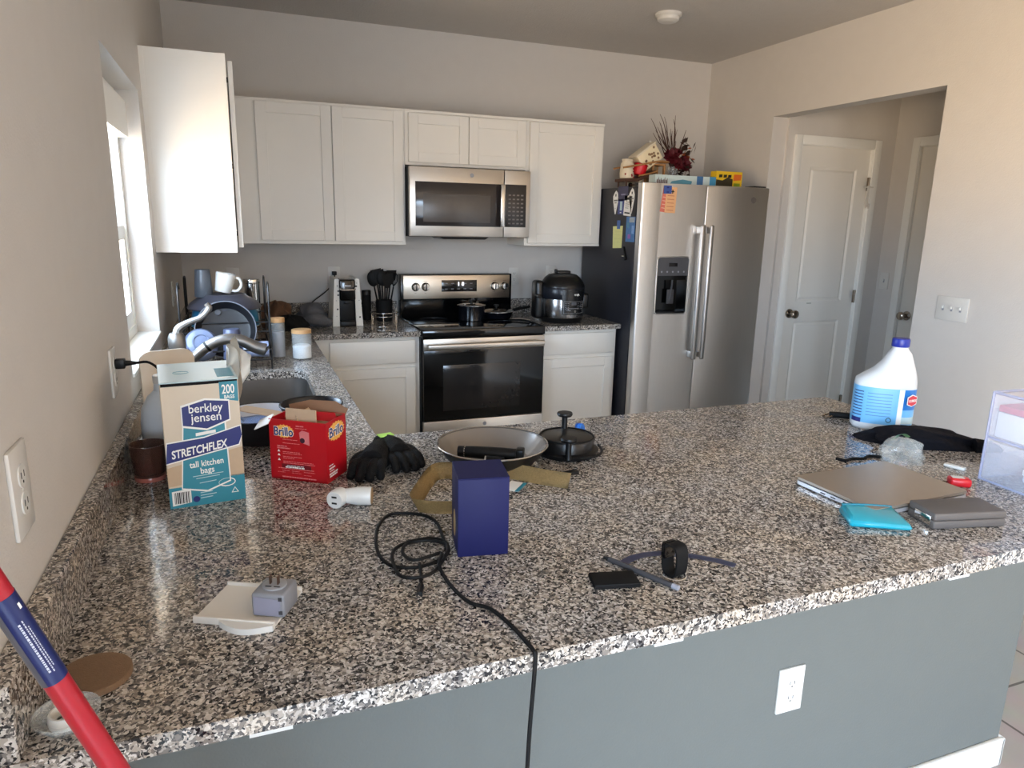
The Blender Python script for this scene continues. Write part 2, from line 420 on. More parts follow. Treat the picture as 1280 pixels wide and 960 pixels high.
m.build('door_latch', PLATE, d1)
MB().box(.205, .245, -.001, .0005, 1.005, 1.009).build('scuff_mark', mat('scuff', (90, 110, 90), .7), d1)
panel_door('door_2', 'white door on the hall side wall, half hidden by the opening edge', (4.612, -.935, .012), rad(-90), .76, 2.06, True)

# ------------------------------------------------------------------ ceiling and wall fittings
t = thing('smoke_detector', 'round white smoke detector on the ceiling', 'smoke detector', (2.583, -.925, CH))
MB().lathe([(.072, 0), (.072, -.012), (.066, -.016), (.064, -.020)], 36).build('base', PLATE, t)
MB().lathe([(.060, -.020), (.058, -.034), (.046, -.042), (.03, -.044), (0, -.044)], 36).build('cover', PLATE, t)
def outlet(label, loc, xd, kind='duplex', W=.072, H=.116, n=1):
    t = thing('wall_outlet' if kind == 'duplex' else 'light_switch', label, 'outlet' if kind == 'duplex' else 'switch', loc)
    yd = Vector((0, 0, 1)); xd = Vector(xd); z = xd.cross(yd)
    M = Matrix((xd, yd, z)).transposed().to_4x4()
    MB().box(-W/2, W/2, -H/2, H/2, 0, .006, bev=.002, M=M).build('cover_plate', PLATE, t)
    for k in range(n):
        ox = (k-(n-1)/2)*.046
        if kind == 'duplex':
            for s in (-1, 1):
                q = MB(); q.lathe([(.0165, .006), (.0165, .008)], 24, M @ Matrix.Translation((ox, s*.0195, 0))); f = q.build('receptacle', WHITEP, t)
                q = MB()
                q.box(ox-.0075, ox-.0055, s*.0195-.003, s*.0195+.006, .0078, .0084, M=M); q.box(ox+.0055, ox+.0075, s*.0195-.003, s*.0195+.006, .0078, .0084, M=M)
                q.cyl(M @ Vector((ox, s*.0195-.0085, .0078)), M @ Vector((ox, s*.0195-.0085, .0084)), .0022, seg=8)
                q.build('slots', INK, f)
        else:
            MB().box(ox-.005, ox+.005, -.012, .012, .006, .008, M=M).build('switch_slot', GREYP, t)
            MB().box(ox-.004, ox+.004, -.002, .012, .006, .018, bev=.001, M=M).build('toggle', WHITEP, t)
        for s in ((-.03, .03) if kind != 'duplex' else (0,)):
            q = MB(); q.cyl(M @ Vector((ox, s, .006)), M @ Vector((ox, s, .0072)), .003, seg=10); q.build('screw', PLATE, t)
    return t
outlet('white wall outlet half hidden behind the dish rack cups', (.2735, 0, 1.17), (1, 0, 0))
outlet('white wall outlet behind the coffee maker, black plug in it', (.862, 0, 1.175), (1, 0, 0))
outlet('white wall outlet right of the stove panel', (2.070, 0, 1.165), (1, 0, 0))
outlet('white wall outlet behind the pressure cooker lid', (2.346, 0, 1.178), (1, 0, 0))
outlet('white outlet on the left wall with a black plug in it', (0, -2.65, 1.16), (0, 1, 0))
outlet('blank-looking outlet on the left wall near the corner', (0, -.80, 1.16), (0, 1, 0))
outlet('white outlet on the left wall nearest the camera, nothing plugged in', (0, -3.47, 1.167), (0, 1, 0), W=.080, H=.124)
outlet('white outlet low on the grey peninsula front', (1.475, -3.41, .454), (1, 0, 0), W=.076, H=.120)
outlet('white three-gang light switch on the peach right wall', (RW, -2.115, 1.162), (0, -1, 0), kind='switch', W=.165, H=.116, n=3)
outlet('white single light switch inside the hall', (4.6, -.785, 1.175), (0, -1, 0), kind='switch')
for k, (bx, lb) in enumerate(((.303, 'leftmost'), (1.116, 'middle'), (2.001, 'rightmost'))):
    m = MB(); m.box(bx-.036, bx+.036, -3.4155, -3.41, .656, .884); m.box(bx-.036, bx+.036, -3.66, -3.4155, .8785, .884)
    tag(m.build('support_bracket', TRIM), lb+' of the three white brackets under the granite bar', 'bracket', 'brackets under the counter overhang')

# ------------------------------------------------------------------ cabinets
def shaker(m, x0, x1, z0, z1, y, fr=.057, th=.019):
    """shaker front: frame and recessed field, front face at y (looking towards -y)"""
    m.box(x0, x0+fr, y, y+th, z0, z1, bev=.0015, seg=1); m.box(x1-fr, x1, y, y+th, z0, z1, bev=.0015, seg=1)
    m.box(x0+fr, x1-fr, y, y+th, z0, z0+fr, bev=.0015, seg=1); m.box(x0+fr, x1-fr, y, y+th, z1-fr, z1, bev=.0015, seg=1)
    m.box(x0+fr-.002, x1-fr+.002, y+.009, y+th-.002, z0+fr-.002, z1-fr+.002)
    return m
UT, UB = 2.149, 1.383
t = thing('wall_cabinet', 'tall white wall cabinet on the left wall beside the window, bright side panel', 'cabinet', (0, -1.366, UB))
m = MB(); m.box(.002, .305, -1.366+.004, -.312, UB, UT); m.box(.0, .016, -1.366, -1.36, UB, UT); m.box(.285, .305, -1.366, -1.36, UB, UT); m.box(.002, .305, -1.366+.002, -1.36, UB, UB+.012)
m.build('body', CAB, t, W=True)
for y0, y1 in ((-1.335, -.86), (-.855, -.345)):
    m = MB(); MD = Matrix.Translation((.309, 0, 0)) @ Matrix.Rotation(rad(90), 4, 'Z')
    mm = MB(); shaker(mm, y0, y1, UB+.02, UT-.02, 0)
    for v in mm.bm.verts: x, y, z = v.co; v.co = Vector((.330-y, x, z))
    dr = mm.build('door', CAB, t, W=True)
for z in (1.45, 1.72, 2.05): MB().box(.3045, .3105, -1.325, -1.318, z, z+.02).build('bumper', BLK, t, W=True)
def wallcab(label, x0, x1, z0, z1, doors, dz, yb=-.305):
    t = thing('wall_cabinet', label, 'cabinet', (x0, 0, z0))
    m = MB(); m.box(x0, x1, yb, -.001, z0, z1); m.box(x0, x1, yb-.006, yb, z1-.014, z1); m.box(x0, x1, yb-.004, yb, z0, z0+.012)
    m.build('body', CAB, t, W=True)
    for a, b in doors:
        shaker(MB(), a, b, dz[0], dz[1], -.325).build('door', CAB, t, W=True)
    return t
wallcab('white corner wall cabinet with two tall doors, left of the microwave', .306, 1.2515, UB, UT, ((.437, .835), (.840, 1.239)), (UB+.019, UT-.016))
wallcab('short white wall cabinet with two small doors above the microwave', 1.253, 2.0145, 1.842, UT, ((1.272, 1.636), (1.640, 2.004)), (1.859, UT-.02))
wallcab('white one-door wall cabinet between microwave and refrigerator', 2.0155, 2.552, UB, UT, ((2.034, 2.535),), (UB+.017, UT-.02))

def basecab(label, x0, x1, doorx, name='base_cabinet'):
    t = thing(name, label, 'cabinet', (x0, 0, 0))
    m = MB(); m.box(x0, x1, -.628, -.002, .10, .884); m.box(x0, x1, -.55, -.002, 0, .10)
    m.build('body', CAB, t, W=True)
    a, b = doorx
    m = MB(); m.box(a, b, -.648, -.629, .731, .862, bev=.003); m.build('drawer', CAB, t, W=True)
    shaker(MB(), a, b, .13, .705, -.648).build('door', CAB, t, W=True)
    return t
basecab('white base cabinet with drawer and door, left of the stove', .652, 1.2495, (.745, 1.222))
basecab('white base cabinet with drawer and door, right of the stove', 2.018, 2.533, (2.026, 2.508))
t = thing('sink_cabinet', 'white base cabinet run under the sink along the left wall', 'cabinet', (0, -2.6, 0))
m = MB(); m.box(.002, .61, -2.59, -2.572, .1, .884); m.box(.002, .61, -.672, -.654, .1, .884); m.box(.002, .61, -2.572, -.672, .1, .118); m.box(.59, .61, -2.572, -.672, .1, .884); m.box(.002, .55, -2.59, -.654, 0, .1)
m.build('body', CAB, t, W=True)
for a, b in ((-2.50, -2.05), (-2.04, -1.59), (-1.58, -1.13), (-1.12, -.72)):
    mm = MB(); shaker(mm, a, b, .13, .86, 0)
    for v in mm.bm.verts: x, y, z = v.co; v.co = Vector((.630-y, x, z))
    mm.build('door', CAB, t, W=True)
t = thing('peninsula_cabinet', 'white base cabinets behind the grey peninsula front, facing the stove', 'cabinet', (0, -3.29, 0))
MB().box(.002, 2.298, -3.293, -2.64, .1, .884).box(.002, 2.298, -3.293, -2.70, 0, .1).build('body', CAB, t, W=True)
for a, b in ((.70, 1.22), (1.23, 1.75), (1.76, 2.28)):
    mm = MB(); shaker(mm, a, b, .13, .86, 0)
    for v in mm.bm.verts: x, y, z = v.co; v.co = Vector((x, -2.618-y, z))
    mm.build('door', CAB, t, W=True)

# ------------------------------------------------------------------ granite tops, sink, tap
def rrect(x0, x1, y0, y1, r, n=6):
    P = []
    for cx, cy, a in ((x1-r, y1-r, 0), (x0+r, y1-r, 90), (x0+r, y0+r, 180), (x1-r, y0+r, 270)):
        P += [(cx+r*math.cos(rad(a+90*i/n)), cy+r*math.sin(rad(a+90*i/n))) for i in range(n+1)]
    return P
G = .914
t = thing('granite_countertop', 'speckled granite countertop wrapping the sink wall and the peninsula bar', 'countertop', (0, -2.6, .884))
SX0, SX1, SY0, SY1 = .13, .535, -2.26, -1.575
m = MB().holed([(0, 0), (1.2505, 0), (1.2505, -.668), (.648, -.668), (.648, -2.57), (2.34, -2.57), (2.34, -3.702), (0, -3.702)], rrect(SX0, SX1, SY0, SY1, .06), .884, G)
m.build('slab', GRAN, t, W=True)
tag(MB().box(0, .027, -3.702, 0, G, 1.014, bev=.002, seg=1).build('granite_backsplash', GRAN), 'long low granite upstand running along the left wall', 'backsplash')
tag(MB().box(.027, 1.2505, -.027, 0, G, 1.014, bev=.002, seg=1).build('granite_backsplash', GRAN), 'low granite upstand on the back wall, left of the stove', 'backsplash')
t = thing('granite_countertop', 'short granite countertop under the pressure cooker, right of the stove', 'countertop', (2.017, 0, .884))
MB().box(2.0165, 2.546, -.668, 0, .884, G, bev=.002, seg=1).build('slab', GRAN, t, W=True)
tag(MB().box(2.0165, 2.546, -.027, 0, G, 1.014, bev=.002, seg=1).build('granite_backsplash', GRAN), 'short granite upstand behind the pressure cooker', 'backsplash')
t = thing('kitchen_sink', 'undermount stainless sink sunk in the granite under the window', 'sink', (.33, -1.92, .68))
a = rrect(SX0-.006, SX1+.006, SY0-.006, SY1+.006, .065); b = rrect(SX0+.015, SX1-.015, SY0+.015, SY1-.015, .06); c = rrect(SX0+.05, SX1-.05, SY0+.05, SY1-.05, .04)
m = MB(); m.loft([[(x, y, .884) for x, y in a], [(x, y, .70) for x, y in b], [(x, y, .682) for x, y in c]], close=False); m.bm.faces.new([v for v in m.bm.verts][-len(c):])
m.build('basin', mat('sink_steel', (120, 116, 112), .35, .9, var=.04), t, W=True)
MB().lathe([(.045, .6835), (.042, .688), (.02, .685), (0, .685)], 24, Matrix.Translation((.33, -1.92, 0))).build('drain', CHROME, t, W=True)
t = thing('kitchen_faucet', 'brushed nickel pull-out faucet with a lever handle behind the sink', 'faucet', (.085, -1.85, G))
FN = mat('faucet_nickel', (140, 137, 134), .42, 1, var=.03)
MB().lathe([(.033, 0), (.033, .006), (.029, .012), (.0275, .06), (.027, .15), (.029, .175), (.028, .20), (.022, .214), (0, .218)], 28).build('body', FN, t)
m = MB(); m.tube([(.018, 0, .09), (.05, 0, .125), (.10, 0, .165), (.155, 0, .186), (.21, 0, .180), (.255, 0, .155), (.292, -.004, .142)], .02, 16, radii=[.016, .018, .019, .0195, .0205, .022, .023])
sp = m.build('spout', FN, t)
MB().cyl((.094, 0, .160), (.101, 0, .165), .0206, seg=20).build('collar', BLK, sp)
MB().cyl((.2915, -.004, .1418), (.296, -.004, .1385), .019, seg=20).build('spray_face', DGREY, sp)
m = MB(); m.tube([(0, 0, .205), (.012, 0, .232), (.045, 0, .252), (.085, 0, .268), (.112, 0, .298), (.104, 0, .316)], .012, 10, radii=[.016, .014, .011, .010, .011, .009])
m.build('lever_handle', FN, t)

# ------------------------------------------------------------------ stove
RX0, RX1 = 1.2535, 2.0135
t = thing('stove', 'stainless and black electric stove with a glass oven door', 'stove', (RX0, -.1, 0))
m = MB(); m.box(RX0, RX1, -.655, -.03, .03, .875); m.box(RX0+.03, RX1-.03, -.6, -.06, 0, .03); m.build('body', BLK, t, W=True)
m = MB(); m.box(RX0, RX1, -.692, -.115, .872, .922, bev=.006); ct = m.build('cooktop', BLKG, t, W=True)
RING = mat('burner_ring', (70, 70, 74), .2)
for bx, by, br in ((1.44, -.52, .10), (1.82, -.52, .115), (1.44, -.25, .085), (1.82, -.25, .085)):
    m = MB(); m.lathe([(br, .9221), (br, .9224), (br-.003, .9224), (br-.003, .9221)], 40, Matrix.Translation((bx, by, 0)), False, False); m.build('burner_ring', RING, ct, W=False).location = (-RX0, .1, 0)
bg = MB().box(RX0+.003, RX1-.003, -.115, -.03, .90, 1.192, bev=.006).build('backguard', BLKG, t, W=True)
m = MB(); m.box(RX0+.02, RX1-.02, -.124, -.112, 1.034, 1.184, bev=.003); fp = m.build('control_panel', mat('panel_steel', (196, 184, 168), .36, 1, var=.1, vscale=30, aniso=(.5, 40, 40)), t, W=True)
DP = mat('display_black', (16, 14, 16), .1)
m = MB(); m.box(1.523, 1.762, -.1265, -.1235, 1.079, 1.153, bev=.001); dp = m.build('display', DP, t, W=True)
LCD = mat('display_digits', (235, 235, 240), .5, emit=((235, 240, 255), 1.6))
for s, x in (('1', 1.630), ('8', 1.658)): text(s, .030, LCD, dp, (x-RX0, -.1268+.1, 1.118), (1, 0, 0), (0, 0, 1), 'digit', bold=.001)
m = MB()
for i in range(5):
    for z in (1.095, 1.13):
        if i == 2 and z > 1.1: continue
        m.box(1.545+.042*i, 1.563+.042*i, -.1269, -.1264, z, z+.003)
m.build('key_marks', mat('key_mark', (150, 150, 155), .5), dp, W=False).location = (-RX0, .1, 0)
for kx in (1.352, 1.319+.098, 1.885, 1.956):
    k = MB(); k.lathe([(.027, 0), (.027, .006), (.0225, .010), (.0215, .026), (.019, .030), (0, .031)], 28, FM((kx, -.124, 1.112), (1, 0, 0), (0, 0, 1))); kk = k.build('knob', STEELP, t, W=True)
    k = MB(); k.box(kx-.003, kx+.003, -.1565, -.1535, 1.094, 1.131); k.build('pointer', BLK, kk, W=False).location = (-RX0, .1, 0)
m = MB()
for kx in (1.352, 1.417, 1.885, 1.956):
    m.box(kx-.012, kx+.012, -.1245, -.1239, 1.146, 1.148); m.box(kx-.006, kx+.006, -.1245, -.1239, 1.072, 1.074)
m.build('dial_marks', mat('dial_mark', (110, 100, 92), .6), t, W=True)
m = MB(); m.box(RX0+.006, RX1-.006, -.69, -.656, .384, .868, bev=.004); od = m.build('oven_door', BLKG, t, W=True)
m = MB(); m.box(1.375, 1.856, -.6915, -.6895, .44, .712, bev=.0008); m.build('oven_window', mat('oven_glass', (34, 32, 32), .12, var=.1), od, W=False).location = (-RX0, .1, 0)
m = MB(); m.box(RX0+.006, RX1-.006, -.694, -.688, .800, .868, bev=.002); m.build('door_trim', STEEL, od).location = (-RX0, .1, 0)
m = MB(); m.box(RX0+.02, RX1-.02, -.742, -.724, .812, .845, bev=.008, seg=3)
for x in (RX0+.05, RX1-.05): m.box(x-.014, x+.014, -.73, -.69, .816, .841, bev=.003)
m.build('oven_handle', STEEL, od).location = (-RX0, .1, 0)
m = MB(); m.box(RX0+.004, RX1-.004, -.69, -.655, .06, .378, bev=.004); dw = m.build('storage_drawer', STEEL, t, W=True)
MB().lathe([(.012, 0), (.012, .001), (0, .001)], 20, FM((1.633, -.6905, .345), (1, 0, 0), (0, 0, 1))).build('emblem', GREYP, dw).location = (-RX0, .1, 0)

# ------------------------------------------------------------------ microwave
t = thing('microwave', 'stainless over-the-range microwave with dark glass door', 'microwave', (1.256, 0, 1.433))
MX0, MX1, MZ0, MZ1 = 1.257, 2.0115, 1.433, 1.832
MB().box(MX0, MX1, -.36, -.004, MZ0, MZ1).build('body', BLK, t, W=True)
m = MB(); m.box(MX0, 1.838, -.40, -.361, MZ0+.002, MZ1, bev=.004); dr = m.build('door', STEEL, t, W=True)
off = (-1.256, 0, -1.433)
m = MB(); m.box(1.290, 1.836, -.4025, -.399, 1.496, 1.748, bev=.001); m.build('door_glass', mat('micro_glass', (46, 42, 42), .10), dr).location = off
m = MB(); m.box(1.336, 1.752, -.4035, -.402, 1.519, 1.679, bev=.0005); m.build('window_screen', mat('micro_screen', (82, 78, 76), .25), dr).location = off
m = MB(); m.box(1.808, 1.836, -.436, -.424, 1.497, 1.747, bev=.004)
for z in (1.51, 1.73): m.box(1.812, 1.832, -.43, -.40, z-.01, z+.01)
m.build('handle', STEELP, dr).location = off
MB().lathe([(.012, 0), (.012, .001), (0, .001)], 20, FM((1.634, -.4005, 1.793), (1, 0, 0), (0, 0, 1))).build('emblem', GREYP, dr).location = off
m = MB(); m.box(1.842, MX1, -.40, -.361, MZ0+.002, MZ1, bev=.004); cp = m.build('control_column', STEEL, t, W=True)
m = MB(); m.box(1.846, 1.984, -.4025, -.399, 1.497, 1.750, bev=.001); m.build('keypad', mat('keypad_black', (38, 35, 36), .25), cp).location = off
m = MB()
for i in range(4):
    for j in range(8):
        m.box(1.868+.027*i, 1.884+.027*i, -.4031, -.4024, 1.515+.024*j, 1.523+.024*j)
m.build('key_marks', mat('pad_mark', (112, 106, 104), .5), cp).location = off
m = MB(); m.prism([(1.452, 1.4335), (1.771, 1.4335), (1.745, 1.418), (1.48, 1.418)], .10, .33, FM((0, 0, 0), (1, 0, 0), (0, 0, 1))); m.build('vent_grille', BLK, t, W=True)

# ------------------------------------------------------------------ refrigerator
FX0, FX1, FY, FZ = 2.56, 3.482, -.812, 1.772
t = thing('refrigerator', 'stainless side-by-side refrigerator with black sides and ice dispenser', 'refrigerator', (FX0, -.1, 0))
off = (-FX0, .1, 0)
MB().box(FX0, FX1, -.742, -.05, .03, 1.752, bev=.004).box(FX0+.03, FX1-.03, -.70, -.08, 0, .03).build('cabinet_body', FRSIDE, t, W=True)
MB().box(FX0+.004, FX1-.004, -.752, -.742, .06, 1.757).build('door_gasket', BLKM, t, W=True)
SP = 3.0065
def frdoor(x0, x1, hole=None):
    m = MB()
    def bar(a, b, z0, z1): m.box(a, b, FY, -.752, z0, z1)
    if hole is None: m.box(x0, x1, FY, -.752, .05, FZ, bev=.010, seg=3)
    else:
        a, b, z0, z1 = hole
        # rounded outer left edge, then pieces round the dispenser recess
        m.prism(rrect(x0, a, FY, -.752, .012, 4), .05, FZ); m.box(b, x1, FY, -.752, .05, FZ); m.box(a-.012, b, FY, -.752, .05, z0); m.box(a-.012, b, FY, -.752, z1, FZ)
    return m
H = (2.696, 2.918, .992, 1.338)
ld = frdoor(2.556, SP-.003, H).build('freezer_door', STEELH, t, W=True)
rd = frdoor(SP+.003, 3.486).build('fridge_door', STEELH, t, W=True)
dsp = MB().box(H[0], H[1], FY+.0, -.806, 1.226, H[3], bev=.0).build('dispenser_panel', mat('dispenser_grey', (72, 72, 76), .35), ld); dsp.location = off
m = MB(); m.box(H[0], H[1], -.757, -.752, H[2], 1.226); m.box(H[0], H[0]+.004, FY+.002, -.757, H[2], 1.226); m.box(H[1]-.004, H[1], FY+.002, -.757, H[2], 1.226); m.box(H[0], H[1], FY+.001, -.757, H[2], H[2]+.012); m.box(H[0], H[1], -.806, -.757, 1.20, 1.226)
m.build('dispenser_recess', BLKG, ld).location = off
m = MB(); m.tube(rrect(H[0]-.003, H[1]+.003, H[2]-.003, H[3]+.003, .02), .004, 6, 1, True)
for v in m.bm.verts: x, y, z = v.co; v.co = Vector((x, FY-z*.5, y))
m.build('dispenser_trim', STEELP, ld).location = off
m = MB(); m.box(2.775, 2.835, -.8128, -.8115, 1.282, 1.304); m.build('dispenser_screen', DP, ld).location = off
for i in range(5): MB().cyl((2.725+.04*i, -.812, 1.250), (2.725+.04*i, -.8128, 1.250), .006, seg=10).build('dispenser_button', GREYP, ld).location = off
m = MB(); m.tube([(2.815, -.80, 1.22), (2.815, -.795, 1.15), (2.81, -.785, 1.06)], .006, 8); m.box(2.79, 2.84, -.79, -.78, 1.05, 1.14, bev=.003); m.build('dispenser_lever', DGREY, ld).location = off
for d, xa, xb in ((ld, 2.952, 2.985), (rd, 3.018, 3.046)):
    m = MB(); m.box(xa, xb, -.872, -.850, .70, 1.535, bev=.008, seg=3)
    for z in (.73, 1.505): m.box(xa+.004, xb-.004, -.86, FY, z-.02, z+.02, bev=.003)
    m.build('door_handle', HNDL, d).location = off
MB().lathe([(.019, 0), (.019, .0015), (0, .0015)], 24, FM((3.365, FY-.0002, 1.694), (1, 0, 0), (0, 0, 1))).build('emblem', mat('emblem_grey', (120, 114, 112), .4, .5), rd).location = off
for x in (FX0+.05, FX1-.06):
    MB().box(x-.045, x+.05, -.79, -.70, 1.7575 if x < 3 else 1.7575, 1.776 if x < 3 else 1.781, bev=.003).build('hinge_cover', BLK, t, W=True)

# ------------------------------------------------------------------ things on the peninsula
X, Y, Z = Vector((1, 0, 0)), Vector((0, 1, 0)), Vector((0, 0, 1))
KRAFT = mat('kraft_board', (190, 166, 138), .7, var=.06, vscale=60)
CREAMB = mat('bag_box_cream', (205, 192, 172), .45, var=.02)
TEAL = mat('teal_print', (44, 132, 152), .45, var=.02)
PALE = mat('pale_blue_gloss', (188, 214, 220), .22, var=.02)
NAVY = mat('navy_print', (20, 30, 104), .45, var=.02)
BAGW = mat('bin_liner_white', (236, 231, 222), .35, var=.03)
# -- tall bin-liner box
t = thing('kitchen_bag_box', 'tall cream and teal box of kitchen bin bags with white bag sticking out', 'box', (.131, -2.962, G), rad(6))
w, d, h = .154, .215, .274
MB().box(0, w, 0, d, 0, h, bev=.0015, seg=1).build('carton', CREAMB, t)
MB().box(-.001, w+.001, .004, d+.001, h, h+.004, bev=.001, seg=1).build('top_flap', PALE, t)
MB().box(.002, w-.002, -.0005, .004, h-.004, h+.0015).build('slit', BLKM, t)
def onface(pts, y, th=.0006):
    return [(u*w, v*h) for u, v in pts], y
fr = lambda y: FM((0, y, 0), (1, 0, 0), (0, 0, 1))
def panel(name, pts, y, m, par):
    return MB().prism([(u*w, v*h) for u, v in pts], 0, .0005, fr(y)).build(name, m, par)
fp = panel('bottom_band', [(0, 0), (1, 0), (1, .22), (.80, .22), (.80, .2), (.17, .18), (.17, .17), (0, .17)], -.0003, TEAL, t)
fp2 = panel('centre_panel', [(.18, .16), (.5, .12), (.80, .18), (.78, .70), (.26, .70)], -.0006, TEAL, t)
panel('panel_outline', [(.165, .15), (.5, .105), (.815, .17), (.80, .705), (.245, .705)], -.0004, WHITE, t)
panel('shield_outline', [(.235, .83), (.55, .875), (.865, .85), (.865, .68), (.55, .615), (.235, .655)], -.0009, WHITE, t)
sh = panel('shield', [(.25, .815), (.55, .86), (.85, .838), (.85, .69), (.55, .63), (.25, .67)], -.0013, NAVY, t)
text('berkley', .0265, WHITE, sh, (.55*w, -.0020, .766*h), X, (0, 0, 1), align='CENTER', sx=.86, bold=.0002)
text('jensen', .0265, WHITE, sh, (.555*w, -.0020, .692*h), X, (0, 0, 1), align='CENTER', sx=.90, bold=.0002)
bn = panel('banner', [(-.0, .375), (.95, .475), (1.0, .55), (.985, .625), (.5, .555), (.03, .535)], -.0016, NAVY, t)
panel('banner_outline', [(-.0, .365), (.96, .465), (1.0, .54), (1.0, .635), (.5, .565), (.02, .545)], -.0012, WHITE, t)
panel('kraft_panel', [(0, .18), (.17, .19), (.21, .36), (0, .335)], -.0003, KRAFT, t); panel('kraft_panel', [(.82, .21), (1, .21), (1, .45), (.80, .43)], -.0003, KRAFT, t)
text('STRETCHFLEX', .0250, WHITE, bn, (.075*w, -.0023, .410*h), (1, 0, .135), (0, 0, 1), sx=.70, shear=.22, bold=.0006)
text('tall kitchen', .0195, WHITE, fp2, (.515*w, -.0013, .325*h), (1, 0, .05), (0, 0, 1), align='CENTER', sx=.80, bold=.0003)
text('bags', .0195, WHITE, fp2, (.515*w, -.0013, .265*h), (1, 0, .05), (0, 0, 1), align='CENTER', sx=.85, bold=.0003)
for k, v in enumerate((.255, .235, .195)):
    panel('small_print', [(.32+.04*k, v-.012), (.72-.05*k, v-.002), (.72-.05*k, v+.003), (.32+.04*k, v-.007)], -.0013, PALE, fp2)
panel('pill', [(.40, .575), (.66, .590), (.66, .615), (.40, .60)], -.0011, WHITE, fp2)
tg = panel('count_tag', [(.745, .82), (.865, .845), (.985, .83), (.985, .995), (.745, .995)], -.0005, TEAL, t)
text('200', .028, WHITE, tg, (.775*w, -.0012, .90*h), X, (0, 0, 1), sx=.62, bold=.0005)
text('BAGS', .011, WHITE, tg, (.80*w, -.0012, .858*h), X, (0, 0, 1), sx=.8, bold=.0002)
bc = panel('barcode_label', [(.035, .02), (.28, .035), (.28, .15), (.035, .14)], -.0008, WHITE, t)
m = MB(); q = random.Random(3); u = .065
while u < .26:
    k = q.choice((.006, .010, .016)); m.prism([(u*w, .035*h), ((u+k)*w, .036*h), ((u+k)*w, .13*h), (u*w, .13*h)], 0, .0004, fr(-.0014)); u += k+q.choice((.007, .012))
m.build('bars', INK, bc)
m = MB().lathe([(.007, 0), (.007, .0004), (0, .0004)], 16, fr(-.0008) @ Matrix.Translation((.345*w, .055*h, 0))); m.build('round_mark', NAVY, t)
for k in range(3): panel('address_print', [(.40, .10-.022*k), (.56+.05*(k % 2), .105-.022*k), (.56+.05*(k % 2), .111-.022*k), (.40, .106-.022*k)], -.0008, PALE, t)
m = MB().tube([(.86*w+.0075*math.cos(a), .085*h+.0075*math.sin(a), 0) for a in (PI/2, PI/2+2.09, PI/2+4.19)], .0014, 6, 1, True)
for v in m.bm.verts: x, y, z = v.co; v.co = Vector((x, -.0008-z*.3, y))
m.build('recycling_mark', WHITE, t)
m = MB().tube([(.76*w+.017*math.cos(a), .165*h+.009*math.sin(a), 0) for a in [2*PI*k/14 for k in range(14)]], .0012, 6, 1, True)
for v in m.bm.verts: x, y, z = v.co; v.co = Vector((x, -.0008-z*.3, y))
m.build('oval_seal', WHITE, t)
m = MB().tube([(.045+.016*math.cos(a), .10+.013*math.sin(a), h+.0042) for a in [2*PI*k/16 for k in range(16)]], .0006, 6, 1, True); m.build('top_emblem', TEAL, t)
MB().box(.115, .149, .03, .12, h+.004, h+.0046).build('top_tag', TEAL, t)
# the pulled-out bag: a folded limp sheet rising from the slot at the back right and drooping to the right
def sheet(u, v):
    x = .116+.058*u+.034*v+.012*math.sin(7*u+3*v); y = .150+.03*u-.01*v+.016*math.sin(9*u)*(.3+v)
    z = h-.06+.115*v*(1-.30*u*v)+.010*math.sin(8*u+5*v)
    return Vector((x, y, z))
MB().grid(sheet, 18, 14, .0012).build('pulled_bag', BAGW, t, smooth=80)
def sheet2(u, v):
    x = .162+.012*math.sin(PI*v)+.004*math.sin(9*v+4*u); y = .10+.09*u+.008*math.sin(8*v)
    z = h-.075+.155*v*(1-.25*u)
    return Vector((x, y, z))
MB().grid(sheet2, 12, 16, .0012).build('pulled_bag', BAGW, t, smooth=80)

# -- red soap-pad box, lid torn open
RED = mat('soap_box_red', (178, 14, 28), .4, var=.03)
t = thing('soap_pad_box', 'open red soap pad box with torn brown flaps', 'box', (.468, -2.915, G), rad(-35))
w, d, h = .150, .10, .150
MB().box(-w, 0, 0, d, 0, .004).box(-w, 0, 0, .002, 0, h).box(-w, 0, d-.002, d, 0, h).box(-w, -w+.002, .002, d-.002, .004, h).box(-.002, 0, .002, d-.002, .004, h).build('carton', RED, t)
MB().box(-w+.003, -.003, .003, d-.003, .06, h-.022).build('soap_pads', mat('pads', (190, 150, 110), .8, bump=.5, bscale=120), t)
m = MB(); m.prism([(-w, h), (0, h), (-.012, h+.022), (-w+.02, h+.020)], 0, .0018, FM((0, 0, 0), (1, 0, 0), (0, .45, 1)))
m.build('front_flap', RED, t)
MB().box(-w+.035, -.035, .018, .022, h-.01, h+.024).build('inner_strip', KRAFT, t)
m = MB(); m.prism([(-w, h), (0, h), (.006, h+.020), (-.03, h+.036), (-w+.05, h+.034), (-w-.006, h+.018)], 0, .002, FM((0, d-.002-.05, 0), (1, 0, 0), (0, .35, 1)))
m.build('back_flap', mat('dark_kraft', (140, 108, 84), .75), t)
m = MB(); m.prism([(.003, h-.002), (d-.003, h-.002), (d-.02, h+.034), (.02, h+.034)], 0, .002, FM((-.002, 0, 0), (0, 1, 0), (-.55, 0, 1))); m.build('side_flap', KRAFT, t)
